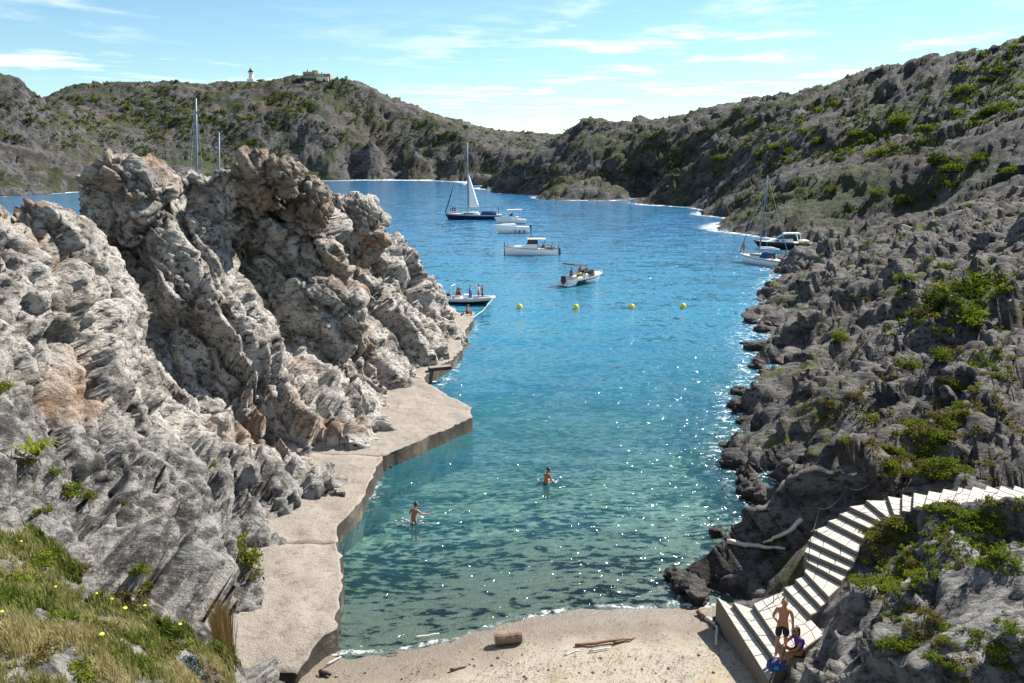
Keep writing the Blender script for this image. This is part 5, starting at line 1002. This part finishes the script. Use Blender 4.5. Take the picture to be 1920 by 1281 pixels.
# plants growing on the left cliff
shrub_px(462, 1052, .55, BUSH, 'upright yellow green shrub growing out of the cliff over the quay', zs=1.5); shrub_px(448, 1020, .42, BUSH, 'upper tip of yellow green growth in the cliff cleft', zs=1.3); shrub_px(475, 1082, .4, OLIVE, 'lower olive growth in the cliff cleft above the quay')
for x, y, s in [(140, 922, .4), (160, 935, .35), (120, 915, .3), (45, 870, .35), (98, 888, .25), (265, 1072, .3), (272, 1098, .28), (255, 1135, .35), (400, 872, .22), (230, 945, .3), (5, 730, .4), (82, 960, .25), (185, 1120, .3), (455, 1190, .35), (460, 1215, .3)]: shrub_px(x, y, s, BUSH + OLIVE[:1], 'small green tuft rooted in the pale left cliff', 'tufts rooted in the left cliff')
h = hit(70, 862)
if h:      # rosette of narrow arching leaves
    o = tag(empty('rosette_plant', h[0]), 'spiky yellow green rosette plant on a ledge of the left cliff', 'plant')
    for k in range(26):
        t = k * 2.4; l = .75 + .2 * math.sin(k * 1.7); e = .35 + .5 * (k % 5) / 5; p1 = Vector((math.cos(t) * l * .5, math.sin(t) * l * .5, .25 + l * .45 * (1 - e) + .15)); p2 = Vector((math.cos(t) * l, math.sin(t) * l, .25 + l * .35 * (1 - e))); sd_ = Vector((-math.sin(t), math.cos(t), 0)) * .035
        me = tint_mesh('leaf', np.array([Vector((0, 0, .1)) - sd_, Vector((0, 0, .1)) + sd_, p1 + sd_, p1 - sd_, p2, p2 + Vector((0, 0, .004))]), np.array([(0, 1, 2, 3), (3, 2, 5, 4)]), np.array([.6, .9]), M['leaf']); link('leaf', me, None, o)
# grass, herbs and flower heads on the near left bank
rg = np.random.default_rng(4); V = []; Fs = []; T = []; flowers = []; cnt = 0
cand = np.c_[rg.uniform(-17, -3.5, 30000), rg.uniform(8.5, 22.5, 30000)]; dens = fbm(np.c_[cand / 1.1, np.zeros(len(cand))], 3, 91); kind = fbm(np.c_[cand / 1.6, np.ones(len(cand)) * 4], 2, 95)
locs = np.array([(BV_L.ray_cast(Vector((x, y, 60)), Vector((0, 0, -1)), 100)[0] or Vector((0, 0, -99)))[:] for x, y in cand]); pxx, pyy = project(locs)
keep = (dens > -.28) & (locs[:, 2] > 0) & in_poly(pxx + 25 * dens, pyy + 30 * kind, bank) & (pyy < 1420) & (pxx > -60)
for loc, dn_, kd in zip(locs[keep], dens[keep], kind[keep]):
    cnt += 1; hgt = .10 + .16 * max(0, dn_ + .3) + rg.uniform(0, .10); base_t = np.clip(.5 - kd * .9 + rg.normal() * .12, 0, 1)
    for k in range(9):
        a = rg.uniform(0, 6.283); r0 = rg.uniform(0, .09); ln = hgt * rg.uniform(.6, 1.3); le = rg.uniform(.1, .7) * ln; p = np.array(loc) + np.array([np.cos(a * 3) * r0, np.sin(a * 3) * r0, -.02]); w_ = rg.uniform(.005, .011) * (2.2 if kd > .12 else 1)
        sd_ = np.array([-np.sin(a), np.cos(a), 0]) * w_; mid = p + np.array([np.cos(a) * le * .35, np.sin(a) * le * .35, ln * .65]); tip = p + np.array([np.cos(a) * le, np.sin(a) * le, ln]); i = len(V)
        V += [p - sd_, p + sd_, mid + sd_ * .8, mid - sd_ * .8, tip - sd_ * .15, tip + sd_ * .15]; Fs += [(i, i + 1, i + 2, i + 3), (i + 3, i + 2, i + 5, i + 4)]; tv = np.clip(base_t + rg.normal() * .15, 0, 1); T += [tv, tv]
    if rg.uniform() < .006 and dn_ > .05: flowers.append(np.array(loc) + np.array([0, 0, hgt + .08]))
tag(link('bank_grass', tint_mesh('bank_grass', np.array(V), np.array(Fs), np.array(T), M['grass'])), 'mixed grass and herbs covering the near left bank', 'grass', kind='stuff')
fm = MB(); fm.ell((0, 0, 0), (.045, .045, .022), 8, 5); fo = fm.build('flower_head', M['petal'], smooth=True); fme = fo.data; bpy.data.objects.remove(fo, do_unlink=True); sm = MB().tube([(0, 0, -.2), (.01, 0, 0)], .004, 4).build('s', M['leaf_olive']); sme = sm.data; bpy.data.objects.remove(sm, do_unlink=True)
for p in flowers[:60]:
    o = tag(empty('yellow_flower', tuple(p)), 'flat yellow flower head standing over the bank grass', 'flower', 'yellow flower heads on the bank'); link('flower_head', fme, None, o); link('stalk', sme, None, o); s = random.uniform(.7, 1.5); o.scale = (s, s, s)
for x, y, s, kd, lab in [(60, 1060, .55, BUSH, 'bright green herb clump at the upper left of the bank'), (20, 1100, .5, BUSH, 'bright green herb clump at the left edge of the bank'), (240, 1070 + 40, .45, OLIVE, 'greyish dry shrub at the middle of the bank'), (190, 1190, .5, OLIVE, 'grey dry shrub low on the bank'), (300, 1225, .45, OLIVE, 'dry grey shrub left of the blue succulent'), (265, 1255, .4, BUSH, 'bright yellow green herb clump at the bottom of the bank'), (100, 1170, .45, BUSH, 'green herb clump in the middle left of the bank'), (335, 1215, .35, BUSH, 'green herb clump above the blue succulent'), (60, 1240, .5, OLIVE, 'dry shrub at the bottom left corner of the bank'), (150, 1260, .4, BUSH, 'green herb clump at the bottom edge'), (140, 1030 + 40, .4, OLIVE, 'dry olive shrub at the top of the bank')]:
    shrub_px(x, y, s, kd, lab, 'herb clumps on the near left bank', zs=.6)
for x, y, lab in [(350, 1250, 'blue grey succulent clump at the bottom of the bank'), (365, 1268, 'lower blue grey succulent clump near the bottom edge')]:
    h = hit(x, y)
    if h: o = tag(empty('succulent', h[0]), lab, 'plant'); link('leaves', tint_mesh('leaves', *leaf_cloud(7, 60, .24, .05, .9, 77 + x, up=1.5), M['leaf_blue']), None, o); link('stems', STEM, M['stem'], o).scale = (.3, .3, .3)
h = hit(425, 1225)
if h:
    V = []; Fs = []; T = []
    for k in range(420):
        a = rg.uniform(0, 6.28); r0 = rg.uniform(0, .35); p = np.array([np.cos(a) * r0 * .6, np.sin(a) * r0 * .6, 0]); tip = p + np.array([-.25 + rg.normal() * .14, .3 + rg.normal() * .14, rg.uniform(.8, 1.7)]); sd_ = np.array([.008, .003, 0]); i = len(V); V += [p - sd_, p + sd_, tip + sd_ * .4, tip - sd_ * .4]; Fs.append((i, i + 1, i + 2, i + 3)); T.append(rg.uniform())
    o = tag(empty('reed_clump', h[0] - Vector((0, 0, .3))), 'tall clump of dry brown reeds at the edge of the bank', 'reeds'); link('stalks', tint_mesh('stalks', np.array(V), np.array(Fs), np.array(T), M['straw']), None, o); link('root_tuft', tint_mesh('root_tuft', *leaf_cloud(5, 40, .3, .06, .5, 99), M['leaf_olive']), None, o)
# splashes round the two swimmers
m_, g = newmat('splash water'); g.n('ShaderNodeOutputMaterial', Surface=g.n('ShaderNodeBsdfPrincipled', Base_Color=(.85, .88, .88), Roughness=.2)); M['splash'] = m_
for x, y, n, lab in [(770, 981, 45, 'white splash round the swimmer near the quay'), (1034, 904, 16, 'white splash beside the swimmer in the middle of the cove')]:
    w = W(x, y, 0); mb = MB()
    for k in range(n):
        a = rg.uniform(0, 6.28); r0 = abs(rg.normal()) * .3; mb.ell((math.cos(a) * r0 * 1.3, math.sin(a) * r0 * .7, abs(rg.normal()) * .10), (rg.uniform(.015, .06), rg.uniform(.015, .06), rg.uniform(.01, .03)), 6, 4)
    o = mb.build('splash', M['splash'], smooth=True); o.location = tuple(w); tag(o, lab, 'splash', kind='stuff')
